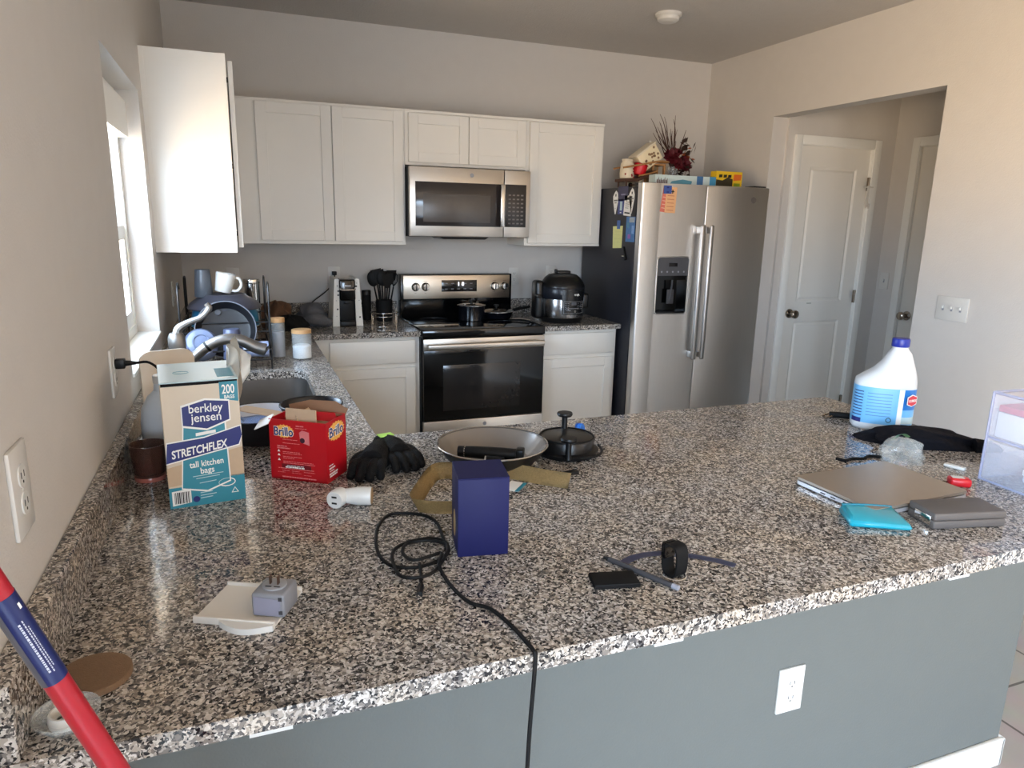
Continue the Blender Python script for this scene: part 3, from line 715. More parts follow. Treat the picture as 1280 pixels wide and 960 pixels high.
# long flap torn off to the left, its printed white end folded back
m = MB(); m.box(-.105, .0, 0, .045, 0, .002, M=Matrix.Translation((-w+.0, .02, h-.002)) @ Matrix.Rotation(rad(4), 4, 'Y')); m.build('side_flap', KRAFT, t)
m = MB(); m.box(-.034, .008, 0, .038, 0, .002, M=Matrix.Translation((-w+.002, -.016, h-.012)) @ Matrix.Rotation(rad(-26), 4, 'Y') @ Matrix.Rotation(rad(24), 4, 'X')); m.build('flap_end', WHITE, t)
f1 = FM((-w, -.0003, 0), (1, 0, 0), (0, 0, 1)); f2 = FM((.0003, 0, 0), (0, 1, 0), (0, 0, 1))
BURST = mat('burst_yellow', (236, 176, 84), .5, var=.03); SBLUE = mat('soap_blue', (26, 40, 104), .5); PINKP = mat('pink_print', (214, 120, 122), .5); DRED = mat('dark_red_print', (110, 14, 26), .5)
def burst(M, cx, cy, rx, ry, par):
    P = []
    for k in range(36):
        a = 2*PI*k/36; s = 1 if k % 2 else .86
        P.append((cx+rx*s*math.cos(a), cy+ry*s*math.sin(a)))
    return MB().prism(P, 0, .0004, M).build('starburst', BURST, par)
b = burst(f1, .040, .122, .027, .017, t)
text('Brillo', .0300, WHITE, b, (-w+.0130, -.0011, .1115), X, (0, 0, 1), sx=.80, bold=.0016)
text('Brillo', .0300, SBLUE, b, (-w+.0130, -.0016, .1115), X, (0, 0, 1), sx=.80, bold=.0005)
b = burst(f2, .050, .120, .042, .024, t)
text('Brillo', .0340, WHITE, b, (.0011, .013, .110), Y, (0, 0, 1), sx=.95, bold=.0017)
text('Brillo', .0340, SBLUE, b, (.0016, .013, .110), Y, (0, 0, 1), sx=.95, bold=.0005)
m = MB().prism([(.083, .098), (.106, .092), (.106, .124), (.088, .128), (.080, .122)], 0, .0004, f1); pd = m.build('pad_picture', PINKP, t)
m = MB().lathe([(.0065, 0), (.0065, .0004), (0, .0004)], 18, FM((-w+.088, -.0008, .103), (1, 0, 0), (0, 0, 1))); m.build('pad_spot', mat('spot', (60, 30, 44), .5), pd)
m = MB(); q = random.Random(5)
def lines(mb, M, rows):
    for (x, y, ln, hh) in rows:
        u = x
        while u < x+ln:
            k = min(q.uniform(.004, .012), x+ln-u); mb.prism([(u, y), (u+k, y), (u+k, y+hh), (u, y+hh)], 0, .0003, M); u += k+.0014
lines(m, f1, [(.072, .136, .02, .003), (.070, .131, .03, .0015), (.035, .101, .04, .0015), (.035, .092, .045, .0015), (.020, .083, .026, .003), (.020, .078, .034, .003), (.034, .070, .045, .0014), (.034, .066, .05, .0014), (.034, .058, .05, .0014), (.034, .054, .03, .0014), (.034, .046, .08, .0014), (.034, .042, .085, .0014), (.020, .028, .095, .0016), (.030, .0225, .02, .0014), (.056, .0225, .02, .0014), (.088, .0225, .03, .0014), (.018, .018, .02, .001), (.056, .018, .025, .001), (.088, .015, .02, .001), (.03, .006, .09, .0028)])
m.build('small_print', PINKP, t)
dp = MB().prism([(.030, .030), (.108, .030), (.108, .040), (.030, .040)], 0, .0003, f1).build('dark_strip', DRED, t)
m = MB(); lines(m, FM((-w, -.0008, 0), (1, 0, 0), (0, 0, 1)), [(.044, .036, .045, .0014), (.040, .031, .050, .0034)]); m.build('strip_print', WHITE, dp)
for z in (.070, .060, .048):
    MB().prism([(.020, z), (.027, z), (.0235, z+.006)], 0, .0003, f1).build('step_mark', WHITE, t)
m = MB(); lines(m, f2, [(.010, .040, .02, .0025), (.010, .032, .028, .0035), (.012, .026, .022, .002), (.010, .018, .04, .004), (.012, .012, .036, .004)]); m.build('side_print', WHITE, t)

# -- dark washing-up bowl / pan behind the red box
t = thing('black_pan', 'black pan with pale inside holding soapy water, between the two boxes', 'pan', (.332, -2.495, G))
P = [(.075, 0), (.092, .010), (.108, .04), (.116, .074), (.118, .077)]
MB().lathe(P+[(.116, .079), (.1135, .074), (.1055, .042), (.089, .014), (.07, .008), (0, .008)], 48).build('pan_body', mat('pan_black', (16, 16, 19), .3, coat=.3), t)
PINT = mat('pan_lining', (206, 208, 214), .25, var=.05)
MB().lathe([(.1152, .0765), (.1126, .074), (.1045, .043), (.088, .0148), (.07, .0088), (0, .0088)], 48, cap0=False).build('lining', PINT, t)
MB().lathe([(.1035, .042), (.1035, .0425), (0, .0425)], 48, cap0=True).build('water', mat('dish_water', (120, 150, 200), .04, var=.2, vscale=30, alpha=.5), t)
m = MB(); m.tube([(-.075, -.03, .040), (-.072, -.02, .068), (-.06, 0, .078), (-.045, .02, .05)], .004, 6); m.build('inner_handle', STEELP, t)
t = thing('black_bowl', 'tall black plastic bowl peeking out behind the right of the red box', 'bowl', (.462, -2.640, G))
MB().lathe([(.050, 0), (.056, .006), (.079, .124), (.084, .130), (.0795, .132), (.075, .126), (.052, .012), (0, .010)], 44).build('bowl_body', mat('bowl_black', (20, 21, 28), .35), t)
m = MB().tube([(.0825*math.cos(a), .0825*math.sin(a), .130) for a in [2*PI*k/40 for k in range(40)]], .0022, 6, 1, True); m.build('rim', BLK, t)

# -- brown glass, white jug and board in the corner behind the box
t = thing('brown_glass', 'smoky brown drinking glass with a reddish base beside the bag box', 'glass', (.072, -2.745, G))
SMOKE = mat('smoky_glass', (86, 58, 48), .06, var=.1, alpha=.62)
MB().lathe([(.033, .004), (.034, .012), (.041, .088), (.0385, .088), (.032, .016), (0, .012)], 32).build('tumbler', SMOKE, t)
MB().lathe([(.034, 0), (.035, .005), (.034, .010), (0, .010)], 32).build('base', mat('glass_base', (200, 120, 104), .12, alpha=.85), t)
MB().lathe([(.0335, .0165), (.036, .044), (0, .044)], 28).build('drink', mat('cola_red', (120, 50, 40), .1, alpha=.8), t)
t = thing('white_jug', 'white plastic jug half hidden behind the bag box', 'jug', (.098, -2.585, G))
MB().lathe([(.052, 0), (.056, .006), (.056, .10), (.052, .135), (.036, .165), (.02, .18), (.018, .20), (0, .20)], 32).build('bottle', mat('milky_plastic', (208, 214, 220), .3, var=.03), t)
MB().lathe([(.02, .20), (.02, .218), (.018, .22), (0, .22)], 20).build('cap', WHITEP, t)
t = thing('cutting_board', 'cream cutting board with rounded corners leaning on the backsplash', 'board', (.105, -2.40, G))
M = FM((-.072, 0, 0), (1, .35, 0), (0, .10, 1))
m = MB(); m.prism(rrect(0, .145, 0, .245, .03), -.006, .006, M); m.build('board', mat('board_cream', (216, 204, 186), .45, var=.03), t)

# -- black work gloves
GLV = mat('glove_black', (10, 10, 11), .62, var=.25, vscale=120, bump=.8, bscale=400, spec=.2)
def glove(label, loc, rz, curl, flip):
    t = thing('work_glove', label, 'glove', loc, rz, 'pair of black work gloves')
    m = MB(); f = flip
    m.tube([(0, .115, .024), (0, .08, .030), (0, .035, .030), (0, -.002, .027)], .03, 14, 4, radii=[.027, .030, .034, .031])
    m.ball((.018*f, .02, .024), .026, 1, 1.2, .8); m.ball((-.018*f, .02, .024), .026, 1, 1.2, .8)
    for k, (fx, ln) in enumerate(((-.031, .052), (-.011, .062), (.010, .060), (.029, .046))):
        z0 = .024; c = curl[k]
        m.tube([(fx*.8, .01, z0), (fx*1.05, -.02, z0+.006), (fx*1.15, -.02-ln*.5, z0+.010-c*.004), (fx*1.2, -.02-ln*(1-.2*c), .012+.002*k)], .011, 10, 4, radii=[.0128, .0124, .0116, .0100])
        m.ball((fx*1.2, -.02-ln*(1-.2*c), .0125), .0112)
    m.tube([(.028*f, .06, .024), (.045*f, .035, .024), (.050*f, .006, .018), (.046*f, -.012, .014)], .011, 10, 4, radii=[.015, .0135, .012, .0098])
    m.build('glove_body', GLV, t, mods=remesh(.0026, 2))
    m = MB(); m.tube([(0, .108, .024), (0, .120, .024)], .0265, 14, 1); m.build('cuff', BLKM, t)
    return t
g1 = glove('black work glove nearest the red box, fingers toward the camera', (.584, -2.862, G), rad(-24), (.6, .2, .4, .6), -1)
g2 = glove('black work glove with neon tag, lying beside the frying pan', (.660, -2.828, G), rad(12), (.9, .8, .7, .9), 1)
MB().box(-.024, .016, .066, .092, .0575, .0605, bev=.0008).build('neon_tag', mat('neon', (190, 240, 120), .5), g2)

# -- white socket adapter lying on its side
t = thing('socket_adapter', 'white lamp socket plug adapter lying on the granite', 'adapter', (.478, -3.050, G), rad(-18))
M = FM((-.006, -.002, .0205), (0, 1, 0), (0, 0, 1))
PF = FM((0, -.004, .0205), (.946, -.323, 0), (0, 0, 1))
m = MB(); m.lathe([(.015, -.014), (.0195, -.010), (.0205, -.004), (.0205, .018), (.0185, .022)], 32, PF)
m.build('plug_face', WHITEP, t)
m = MB(); m.lathe([(.015, 0), (.0165, .012), (.0195, .03), (.0205, .036), (.0205, .062), (.019, .066)], 32, FM((.004, .002, .0205), (0, 1, 0), (0, 0, 1)))
m.build('socket_body', WHITEP, t)
MB().lathe([(.0192, .0655), (.018, .067), (0, .067)], 28, FM((.004, .002, .0205), (0, 1, 0), (0, 0, 1))).build('socket_mouth', mat('socket_tan', (180, 150, 112), .6), t)
for s in (-1, 1):
    q = MB(); q.box(-.006, .006, s*.007-.002, s*.007+.002, .0215, .0226, M=PF); q.build('slot', INK, t)

# -- grey pan with a detachable handle, and the black round lids beside it
t = thing('frying_pan', 'wide frying pan, pale grey nonstick inside and black outside', 'pan', (.895, -2.885, G))
MB().lathe([(.098, 0), (.106, .003), (.128, .028), (.1445, .053), (.1460, .0545), (.1445, .0555), (.1425, .054), (.126, .030), (.104, .0065), (.09, .005), (0, .005)], 56).build('pan_body', mat('pan_outside', (16, 16, 18), .35), t)
MB().lathe([(.1432, .0549), (.1252, .0300), (.1035, .0072), (.09, .0057), (0, .0057)], 56, cap0=False).build('lining', mat('nonstick_grey', (118, 110, 102), .2, var=.04, coat=.3), t)
MB().lathe([(.1472, .0530), (.1476, .0548), (.1455, .0566), (.1436, .0553)], 56, cap0=False, cap1=False).build('rim', STEELP, t)
MB().lathe([(.006, .0062), (.005, .0075), (0, .0075)], 16, Matrix.Translation((.01, .03, 0))).build('rivet', STEELP, t)
t = thing('pan_handle', 'black detachable pan handle lying inside the grey frying pan', 'handle', (.878, -2.915, G+.0075), rad(-29))
m = MB(); m.tube([(-.085, .008, .026), (-.03, .006, .027), (.03, .004, .027), (.072, .002, .027)], .016, 14, 3, radii=[.0145, .0165, .0175, .017]); m.build('grip', BLK, t)
m = MB(); m.box(.068, .088, -.016, .018, .008, .046, bev=.003); m.build('clamp_head', BLK, t)
m = MB(); m.tube([(-.005, -.022, .018), (.04, -.024, .018)], .011, 12, 1); m.build('release_lever', BLKM, t)
MB().cyl((-.009, -.022, .018), (-.005, -.022, .018), .0115, seg=14).build('lever_collar', STEELP, t)
MB().cyl((-.068, .0075, .0263), (-.066, .0075, .0263), .0153, seg=16).build('band', STEELP, t)
t = thing('lidded_pan', 'small round black lidded pan with two stemmed knobs', 'pan', (1.116, -2.874, G))
MB().lathe([(.070, 0), (.083, .003), (.088, .012), (.089, .016), (.086, .018), (0, .018)], 44).build('pan_base', BLK, t)
MB().lathe([(.075, .018), (.075, .044), (.072, .049), (.06, .052), (0, .053)], 44).build('lid', mat('lid_black', (18, 16, 15), .3), t)
MB().tube([(.074*math.cos(a), .074*math.sin(a), .050) for a in [2*PI*k/40 for k in range(40)]], .003, 6, 1, True).build('lid_rim', BLK, t)
def knob(x, y, z0, z1):
    k = MB(); k.lathe([(.010, z0), (.008, z0+.01), (.008, z1-.012), (.020, z1-.010), (.0225, z1-.005), (.021, z1), (0, z1+.001)], 24, Matrix.Translation((x, y, 0))); return k.build('knob', BLK, t)
knob(.022, .062, .050, .098); knob(-.034, -.084, .012, .072)
m = MB(); m.tube([(.0, -.086, .014), (.05, -.085, .014), (.085, -.05, .014), (.10, -.0, .014)], .004, 6); m.build('base_loop', BLK, t)
t = thing('bottle_top', 'small round blue bottle cap behind the black lidded pan', 'cap', (1.226, -2.742, G))
BLUE = mat('cap_blue', (32, 110, 205), .35)
M = FM((0, 0, .019), (.75, .66, 0), (0, .25, 1))
MB().lathe([(.0185, -.006), (.0195, -.003), (.0195, .004), (.017, .007), (0, .007)], 28, M).build('cap_top', BLUE, t)
MB().lathe([(.0205, -.010), (.0205, -.006), (.0185, -.006), (.0185, -.010)], 28, M, False, False).build('cap_skirt', mat('cap_blue_dark', (24, 86, 170), .4), t)

# -- woven gold strap, blue box, teal card, clip
STRAP = mat('gold_strap', (172, 146, 98), .5, var=.35, vscale=260, bump=.6, bscale=500)
t = thing('gold_strap', 'flat tan woven strap bent round behind the blue box', 'strap', (.70, -3.10, G))
pts = [(.72, -3.183), (.668, -3.168), (.640, -3.150), (.636, -3.135), (.66, -3.085), (.712, -2.99), (.738, -2.968), (.765, -2.985)]
def band(pts, hgt, tilt):
    P = [Vector((x, y, 0)) for x, y in pts]; Q = []
    for i in range(len(P)-1):
        a = P[max(i-1, 0)]; b = P[i]; c = P[i+1]; d = P[min(i+2, len(P)-1)]
        for k in range(5):
            s = k/5; Q.append(.5*((2*b)+(c-a)*s+(2*a-5*b+4*c-d)*s*s+(3*b-a-3*c+d)*s**3))
    Q.append(P[-1]); n = len(Q)-1
    def fn(u, v):
        i = min(n, int(round(u*n))); tn = (Q[min(i+1, n)]-Q[max(i-1, 0)]).normalized(); nn = Vector((-tn.y, tn.x, 0))
        return Q[i]+nn*tilt*(v-.0)*hgt+Vector((0, 0, G+.001+v*hgt*math.sqrt(1-min(.95, tilt*tilt))))
    return MB().grid(fn, n, 3, .0018)
band(pts, .042, .45).build('strap_end', STRAP, t, W=True, smooth=60)
pts2 = [(.800, -3.045), (.865, -3.008), (.905, -3.026), (.955, -3.080), (1.003, -3.122)]
band(pts2, .042, .72).build('strap_end', STRAP, t, W=True, smooth=60)
m = MB(); q = random.Random(2)
t = thing('blue_box', 'upright royal blue gift box standing by the coiled black cable', 'box', (.653, -3.374, G), rad(-10))
DB = mat('royal_blue_board', (15, 18, 70), .62, spec=.3, var=.03)
MB().box(0, .097, 0, .100, 0, .1545, bev=.0012, seg=2).build('box_body', DB, t)
MB().box(-.0004, .0974, -.0004, .1004, .1547, .157, bev=.0008, seg=1).build('lid', DB, t)
m = MB(); m.lathe([(.017, 0), (.017, .0004), (0, .0004)], 24, FM((-.0004, .05, .05), (0, -1, 0), (0, 0, 1)), sy=1.6); m.build('gold_seal', mat('gold_seal', (176, 150, 104), .4, .3), t)
t = thing('teal_card', 'small white and teal card under the gold strap', 'card', (.888, -3.066, G), rad(48))
MB().box(-.03, .03, -.02, .02, 0, .001).build('card', WHITE, t)
MB().box(-.03, .03, -.021, -.012, .0003, .0013).build('teal_edge', TEAL, t)
t = thing('black_clip', 'small black plastic clip at the tip of the gold strap', 'clip', (1.046, -3.035, G), rad(10))
MB().box(-.026, .026, -.008, .008, 0, .010, bev=.002).box(.020, .028, -.008, .008, 0, .005).build('clip', BLK, t)

# -- black cable, coiled then running over the front edge
CPTS = [(.641, -3.338), (.650, -3.275), (.655, -3.215), (.642, -3.175), (.611, -3.150), (.571, -3.143), (.541, -3.184), (.523, -3.242), (.514, -3.314), (.522, -3.361), (.54, -3.381), (.572, -3.392), (.61, -3.381), (.638, -3.358), (.645, -3.332), (.640, -3.309), (.618, -3.293), (.582, -3.295), (.551, -3.311), (.535, -3.341), (.53, -3.387), (.534, -3.425), (.561, -3.439), (.593, -3.427), (.622, -3.391), (.640, -3.350), (.634, -3.327), (.606, -3.308), (.569, -3.312), (.554, -3.348), (.566, -3.381), (.603, -3.374), (.622, -3.371), (.606, -3.413), (.608, -3.45), (.614, -3.503), (.626, -3.543), (.65, -3.569), (.665, -3.628), (.671, -3.68)]
rz_ = random.Random(4); lev = []
for i, (x, y) in enumerate(CPTS):
    z = .0028 + (0 if i < 14 else .005 if i < 24 else .0095 if i < 34 else 0)
    lev.append((x, y, G+z))
lev += [(.672, -3.700, G+.003), (.672, -3.707, G-.002), (.670, -3.7075, .86), (.666, -3.708, .79), (.663, -3.709, .70), (.66, -3.71, .60), (.668, -3.72, .45), (.69, -3.73, .3)]
t = thing('power_cable', 'black power cable coiled on the granite and hanging over the front edge', 'cable', (.60, -3.35, G))
CBL = mat('cable_black', (8, 8, 9), .6, spec=.25)
MB().tube(lev, .0034, 8, 4).build('cord', CBL, t, W=True)
m = MB().tube([(.575, -3.395, G+.011), (.566, -3.44, G+.006), (.557, -3.475, G+.004)], .0026, 8, 4); m.build('cord_end', CBL, t, W=True)
m = MB(); m.tube([(.560, -3.463, G+.005), (.550, -3.492, G+.005)], .0055, 10, 1); m.build('connector', BLK, t, W=True)
MB().cyl((.5502, -3.4915, G+.005), (.5475, -3.499, G+.005), .0026, seg=8).build('connector_tip', STEELP, t, W=True)

# -- white tray with the grey plug
t = thing('white_tray', 'white plastic tray with raised lips, grey travel plug lying on it', 'tray', (.283, -3.432, G), rad(-27))
m = MB(); a, b = .066, .052
m.box(-a, a, -b, b, .002, .006); m.box(-a, a, -b-.005, -b, .0, .012, bev=.001); m.box(-a, a, b, b+.004, .0, .012, bev=.001)
m.build('tray', mat('tray_white', (214, 210, 202), .4, var=.02), t)
m = MB(); P = [(-.02, -.062)] + [(-.02+.085*k/10, -.062-.016*math.sin(PI*k/10)) for k in range(1, 10)] + [(.066, -.062), (.066, -.056), (-.02, -.056)]
m.prism(P, .0, .010); m.build('curled_lip', WHITEP, t)
t = thing('travel_adapter', 'grey plug-in power adapter with prongs up, on the white tray', 'adapter', (.322, -3.459, G+.0062), rad(-27))
m = MB(); m.box(-.027, .027, -.029, .026, 0, .040, bev=.005, seg=3); m.build('body', mat('adapter_grey', (128, 130, 136), .45, var=.02), t)
MB().lathe([(.019, .0398), (.019, .0425), (.0175, .0432), (0, .0432)], 32).build('socket_disc', mat('adapter_grey_light', (146, 148, 152), .45), t)
for x in (-.0065, .0065): MB().box(x-.0008, x+.0008, -.0035, .0035, .043, .057).build('prong', mat('prong_brass', (120, 92, 80), .3, .9), t)
for x, y in ((-.006, -.010), (.008, -.010)): MB().box(x-.005, x+.005, y-.0012, y+.0012, .0428, .0437).build('slot', INK, t)
MB().prism([(-.022, .004), (.019, .004), (.022, .032), (-.022, .035)], 0, .001, FM((0, -.0292, 0), X, (0, 0, 1))).build('front_plate', mat('adapter_lilac', (132, 132, 148), .4), t)
for x, z in ((-.0275, .03), (-.0275, .012)): MB().box(x-.0006, x+.0005, -.012, -.006, z-.003, z+.003).build('vent', INK, t)
for x, z in ((.021, .033), (.021, .010)): MB().box(x-.003, x+.003, -.0303, -.029, z-.003, z+.003).build('corner_notch', DGREY, t)

# -- wallet, pen, watch and strap
t = thing('black_wallet', 'flat black rectangular wallet near the front edge of the bar', 'wallet', (.888, -3.556, G), rad(-13))
MB().box(-.042, .042, -.022, .026, 0, .010, bev=.003).build('wallet_body', BLKM, t)
MB().box(-.0405, .0405, -.0235, -.0215, .0035, .006).build('fold_line', BLK, t)
t = thing('stylus_pen', 'dark grey stylus pen lying diagonally across the lilac band', 'pen', (.9465, -3.5435, G), 0)
a, b = Vector((-.0340, .072, .0055)), Vector((.034, -.074, .0055)); e = (b-a).normalized()
MB().cyl(a+e*.012, b-e*.012, .0052, seg=14).build('barrel', DGREY, t)
MB().cyl(a+e*.012, a, .0052, .0025, seg=14).build('tip', BLK, t); MB().cyl(b-e*.012, b, .0054, .0050, seg=14).build('end_cap', GREYP, t)
t = thing('lilac_band', 'translucent lilac silicone band lying curved on the granite', 'band', (1.03, -3.53, G))
LIL = mat('lilac_silicone', (214, 214, 232), .3, var=.05, alpha=.94)
def flat(pts, wd):
    P = [Vector(p) for p in pts]; n = 24
    def cr(u):
        f = u*(len(P)-1); i = min(int(f), len(P)-2); s = f-i; a = P[max(i-1, 0)]; b = P[i]; c = P[i+1]; d = P[min(i+2, len(P)-1)]
        return .5*((2*b)+(c-a)*s+(2*a-5*b+4*c-d)*s*s+(3*b-a-3*c+d)*s**3)
    def fn(u, v):
        p = cr(u); tn = (cr(min(1, u+.01))-cr(max(0, u-.01))).normalized(); return Vector((p.x-tn.y*(v-.5)*wd, p.y+tn.x*(v-.5)*wd, .0012))
    return MB().grid(fn, n, 2, .0016)
flat([(-.092, .032), (-.055, .048), (-.005, .046), (.045, .020), (.085, -.015), (.106, -.044)], .019).build('band_strip', LIL, t)
t = thing('watch', 'black watch band standing as a loop on its silver clasp', 'watch', (1.004, -3.567, G), rad(102))
m = MB(); R = []
for k in range(32):
    a = 2*PI*k/32; cx, cz = .019*math.copysign(abs(math.cos(a))**.6, math.cos(a)), .0325+.031*math.copysign(abs(math.sin(a))**.75, math.sin(a))
    R.append((cx, cz))
def fn(u, v):
    k = int(round(u*32)) % 32; return Vector(((v-.5)*.030*0+R[k][0], (v-.5)*.030, R[k][1]))
V = [[m.bm.verts.new((R[k][0], (j/3-.5)*.028, R[k][1])) for j in range(4)] for k in range(32)]; fs = []
for k in range(32):
    for j in range(3): fs.append(m.bm.faces.new((V[k][j], V[(k+1) % 32][j], V[(k+1) % 32][j+1], V[k][j+1])))
bmesh.ops.recalc_face_normals(m.bm, faces=fs); bmesh.ops.solidify(m.bm, geom=fs, thickness=.0035)
m.build('band_loop', BLKM, t, smooth=50)
m = MB(); m.tube([(.022*math.cos(a)-.004, .020*math.sin(a)+.004, .004) for a in [2*PI*k/24 for k in range(24)]], .0022, 6, 1, True); m.build('clasp_ring', CHROME, t)
MB().box(-.018, .018, -.0155, .0155, .030, .062, bev=.004, M=Matrix.Translation((-.002, 0, 0)) @ Matrix.Scale(.18, 4, (1, 0, 0)) @ Matrix.Translation((.105, 0, 0))).build('watch_case', BLKG, t)

# -- right side: laptop, pouch, case, keys, bag, bleach, drawers
t = thing('laptop', 'closed taupe-silver laptop lying on the bar', 'laptop', (1.7235, -3.372, G), rad(3))
LAP = mat('laptop_taupe', (158, 146, 132), .36, .55, var=.03)
MB().prism(rrect(-.158, .158, -.112, .115, .010), .003, .0120).build('base', mat('laptop_side', (206, 204, 206), .3, .6), t)
MB().prism(rrect(-.158, .158, -.112, .115, .010), .0150, .0215).build('lid', LAP, t)
MB().prism(rrect(-.155, .155, -.109, .112, .010), .0118, .0152).build('gap', BLKM, t)
for x, y in ((-.13, -.09), (.13, -.09), (-.13, .09), (.13, .09)): MB().lathe([(.008, 0), (.008, .0032), (0, .0032)], 12, Matrix.Translation((x, y, 0))).build('foot', BLK, t)
for k, y in enumerate((.03, .0, -.035, -.06)): MB().box(-.1585, -.157, y-.008, y+.006, .0055, .0085).build('port', INK, t)
t = thing('teal_pouch', 'bright teal folded plastic pouch in front of the laptop', 'pouch', (1.555, -3.510, G), rad(-27))
m = MB(); m.loft([[(-.062, -.03, .0), (.062, -.034, 0), (.060, .055, 0), (-.058, .05, 0)], [(-.064, -.032, .014), (.065, -.036, .010), (.062, .058, .012), (-.060, .052, .012)], [(-.058, -.018, .022), (.058, -.026, .014), (.052, .05, .020), (-.052, .045, .022)]])
TP = mat('teal_vinyl', (24, 150, 172), .3, var=.08, coat=.3)
m.build('pouch_body', TP, t, mods=lambda o: setattr(o.modifiers.new('bevel', 'BEVEL'), 'width', .004))
MB().tube([(-.056, .045, .0215), (.0, .05, .0215), (.052, .05, .0205)], .003, 8).build('seam', mat('teal_dark', (16, 112, 132), .4), t)
t = thing('glasses_case', 'hard dark grey rectangular case with a metal clasp, front of laptop', 'case', (1.738, -3.567, G), rad(-13))
m = MB(); m.box(-.086, .086, -.030, .052, 0, .0185, bev=.004, seg=3); CG = mat('case_grey', (84, 80, 78), .55, var=.06, bump=.2, bscale=500); m.build('case_bottom', CG, t)
m = MB(); m.box(-.086, .086, -.030, .052, .019, .036, bev=.004, seg=3); m.build('case_lid', CG, t)
MB().box(-.0885, -.085, -.020, .028, .006, .026, bev=.001).build('clasp', STEELP, t)
t = thing('red_key_fob', 'red plastic key fob with a pale label, beside the laptop', 'key fob', (1.952, -3.405, G), rad(-33))
MB().box(-.026, .024, -.016, .016, 0, .022, bev=.007, seg=3).build('fob_body', mat('fob_red', (190, 24, 36), .3), t)
MB().box(-.020, .008, -.009, .009, .0217, .0226).build('label', PLATE, t)
m = MB(); m.tube([(-.028, 0, .008), (-.040, .006, .006), (-.052, 0, .004), (-.04, -.006, .005)], .0016, 6, 4, True); m.build('key_ring', NICKEL, t)
m = MB(); m.box(-.066, -.050, -.004, .004, .001, .004); m.build('key', DGREY, t)
t = thing('white_remote', 'small white stick remote lying behind the red fob', 'remote', (2.064, -3.308, G), rad(-72))
MB().box(-.026, .026, -.0085, .0085, 0, .009, bev=.0035, seg=3).build('body', WHITEP, t)
MB().lathe([(.003, .0088), (.003, .0096), (0, .0096)], 12, Matrix.Translation((.012, 0, 0))).build('button', GREYP, t)
t = thing('short_cable', 'short black cord lying behind the laptop', 'cord', (1.868, -3.17, G))
MB().tube([(-.060, .018, .003), (-.052, -.006, .004), (-.022, .002, .004), (.01, -.008, .004), (.045, .004, .004), (.07, -.014, .004)], .0042, 8, 5).build('cord', BLKM, t)
t = thing('clear_bag', 'crumpled clear plastic bag in front of the black cloth', 'bag', (1.985, -3.205, G))
m = crumple(MB(), (0, 0, 0), .058, .055, .062, .20, 11, 12)
m.build('bag_film', mat('clear_film', (226, 230, 226), .08, var=.25, vscale=60, alpha=.26, coat=.6, bump=.6, bscale=40), t, smooth=25)
m = MB().grid(lambda u, v: Vector((-.02+.06*u, .022-.012*v, .050+.014*math.sin(3*u)+.006*v)), 8, 2, .001); m.build('green_zip', mat('zip_green', (120, 168, 120), .4, alpha=.7), t)
t = thing('black_cloth', 'black cloth bag lying crumpled in front of the bleach bottle', 'bag', (2.162, -3.115, G))
m = crumple(MB(), (0, 0, 0), .155, .062, .052, .16, 21, 26, rad(-33)); m.build('cloth', mat('cloth_black', (14, 14, 20), .85, spec=.15, var=.25, vscale=50, bump=.9, bscale=70), t, smooth=50)
m = MB().tube([(.10, -.10, .012), (.135, -.125, .014), (.15, -.15, .006)], .018, 10, 4, radii=[.026, .018, .008]); m.build('cloth_tail', MATS['cloth_black'], t)
t = thing('bleach_bottle', 'white bleach jug with a blue cap and blue wrap label', 'bottle', (2.196, -2.945, G), rad(-40))
BW = mat('bleach_white', (204, 210, 215), .35, var=.01)
def ell(xl, xr, yr, z, n=36):
    P = []
    for k in range(n):
        a = 2*PI*k/n; c, s = math.cos(a), math.sin(a); e = .72
        P.append(((xl+xr)/2+(xr-xl)/2*math.copysign(abs(c)**e, c), yr*math.copysign(abs(s)**e, s), z))
    return P
lv = [(-.080, .080, .052, .0), (-.087, .087, .058, .008), (-.088, .088, .059, .02), (-.088, .088, .059, .145), (-.086, .087, .058, .158), (-.068, .085, .054, .172), (-.040, .080, .048, .192), (-.018, .071, .042, .218), (-.004, .062, .034, .245), (.004, .052, .026, .258), (.006, .048, .022, .266)]
MB().loft([ell(*l) for l in lv]).build('jug', BW, t, smooth=60)
MB().lathe([(.0245, .266), (.0255, .268), (.0255, .288), (.0235, .292), (0, .292)], 32, Matrix.Translation((.027, 0, 0))).build('cap', mat('cap_navy', (24, 42, 140), .4), t)
def wrap(a0, a1, z0, z1, off, n=20):
    m = MB()
    ring = lambda z: [Vector(p) for p in ell(-.088-off, .088+off, .059+off, z, 72)]
    r0, r1 = ring(z0), ring(z1); k0, k1 = int(a0/5), int(a1/5)
    A = [m.bm.verts.new(r0[k % 72]) for k in range(k0, k1+1)]; B = [m.bm.verts.new(r1[k % 72]) for k in range(k0, k1+1)]
    for i in range(len(A)-1): m.bm.faces.new((A[i], A[i+1], B[i+1], B[i]))
    return m
LB = mat('label_blue', (110, 178, 226), .35, var=.05); LD = mat('label_deep_blue', (30, 112, 190), .35)
lb = wrap(140, 360+60, .024, .140, .0006).build('wrap_label', LB, t)
wrap(295, 360+50, .075, .139, .0010).build('deep_panel', LD, lb)
wrap(285, 295, .024, .139, .0012).build('pale_stripe', WHITE, lb)
wrap(295, 360+40, .030, .052, .0012).build('pale_panel', PALE, lb)
m = MB()
for k in range(9): 
    w_ = wrap(195, 230, .046+.0095*k, .049+.0095*k, .0011); me = bpy.data.meshes.new('x'); w_.bm.to_mesh(me); w_.bm.free(); m.bm.from_mesh(me); bpy.data.meshes.remove(me)
m.build('ruled_print', NAVY, lb)
wrap(195, 232, .024, .038, .0011).build('navy_corner', NAVY, lb)
m = MB()
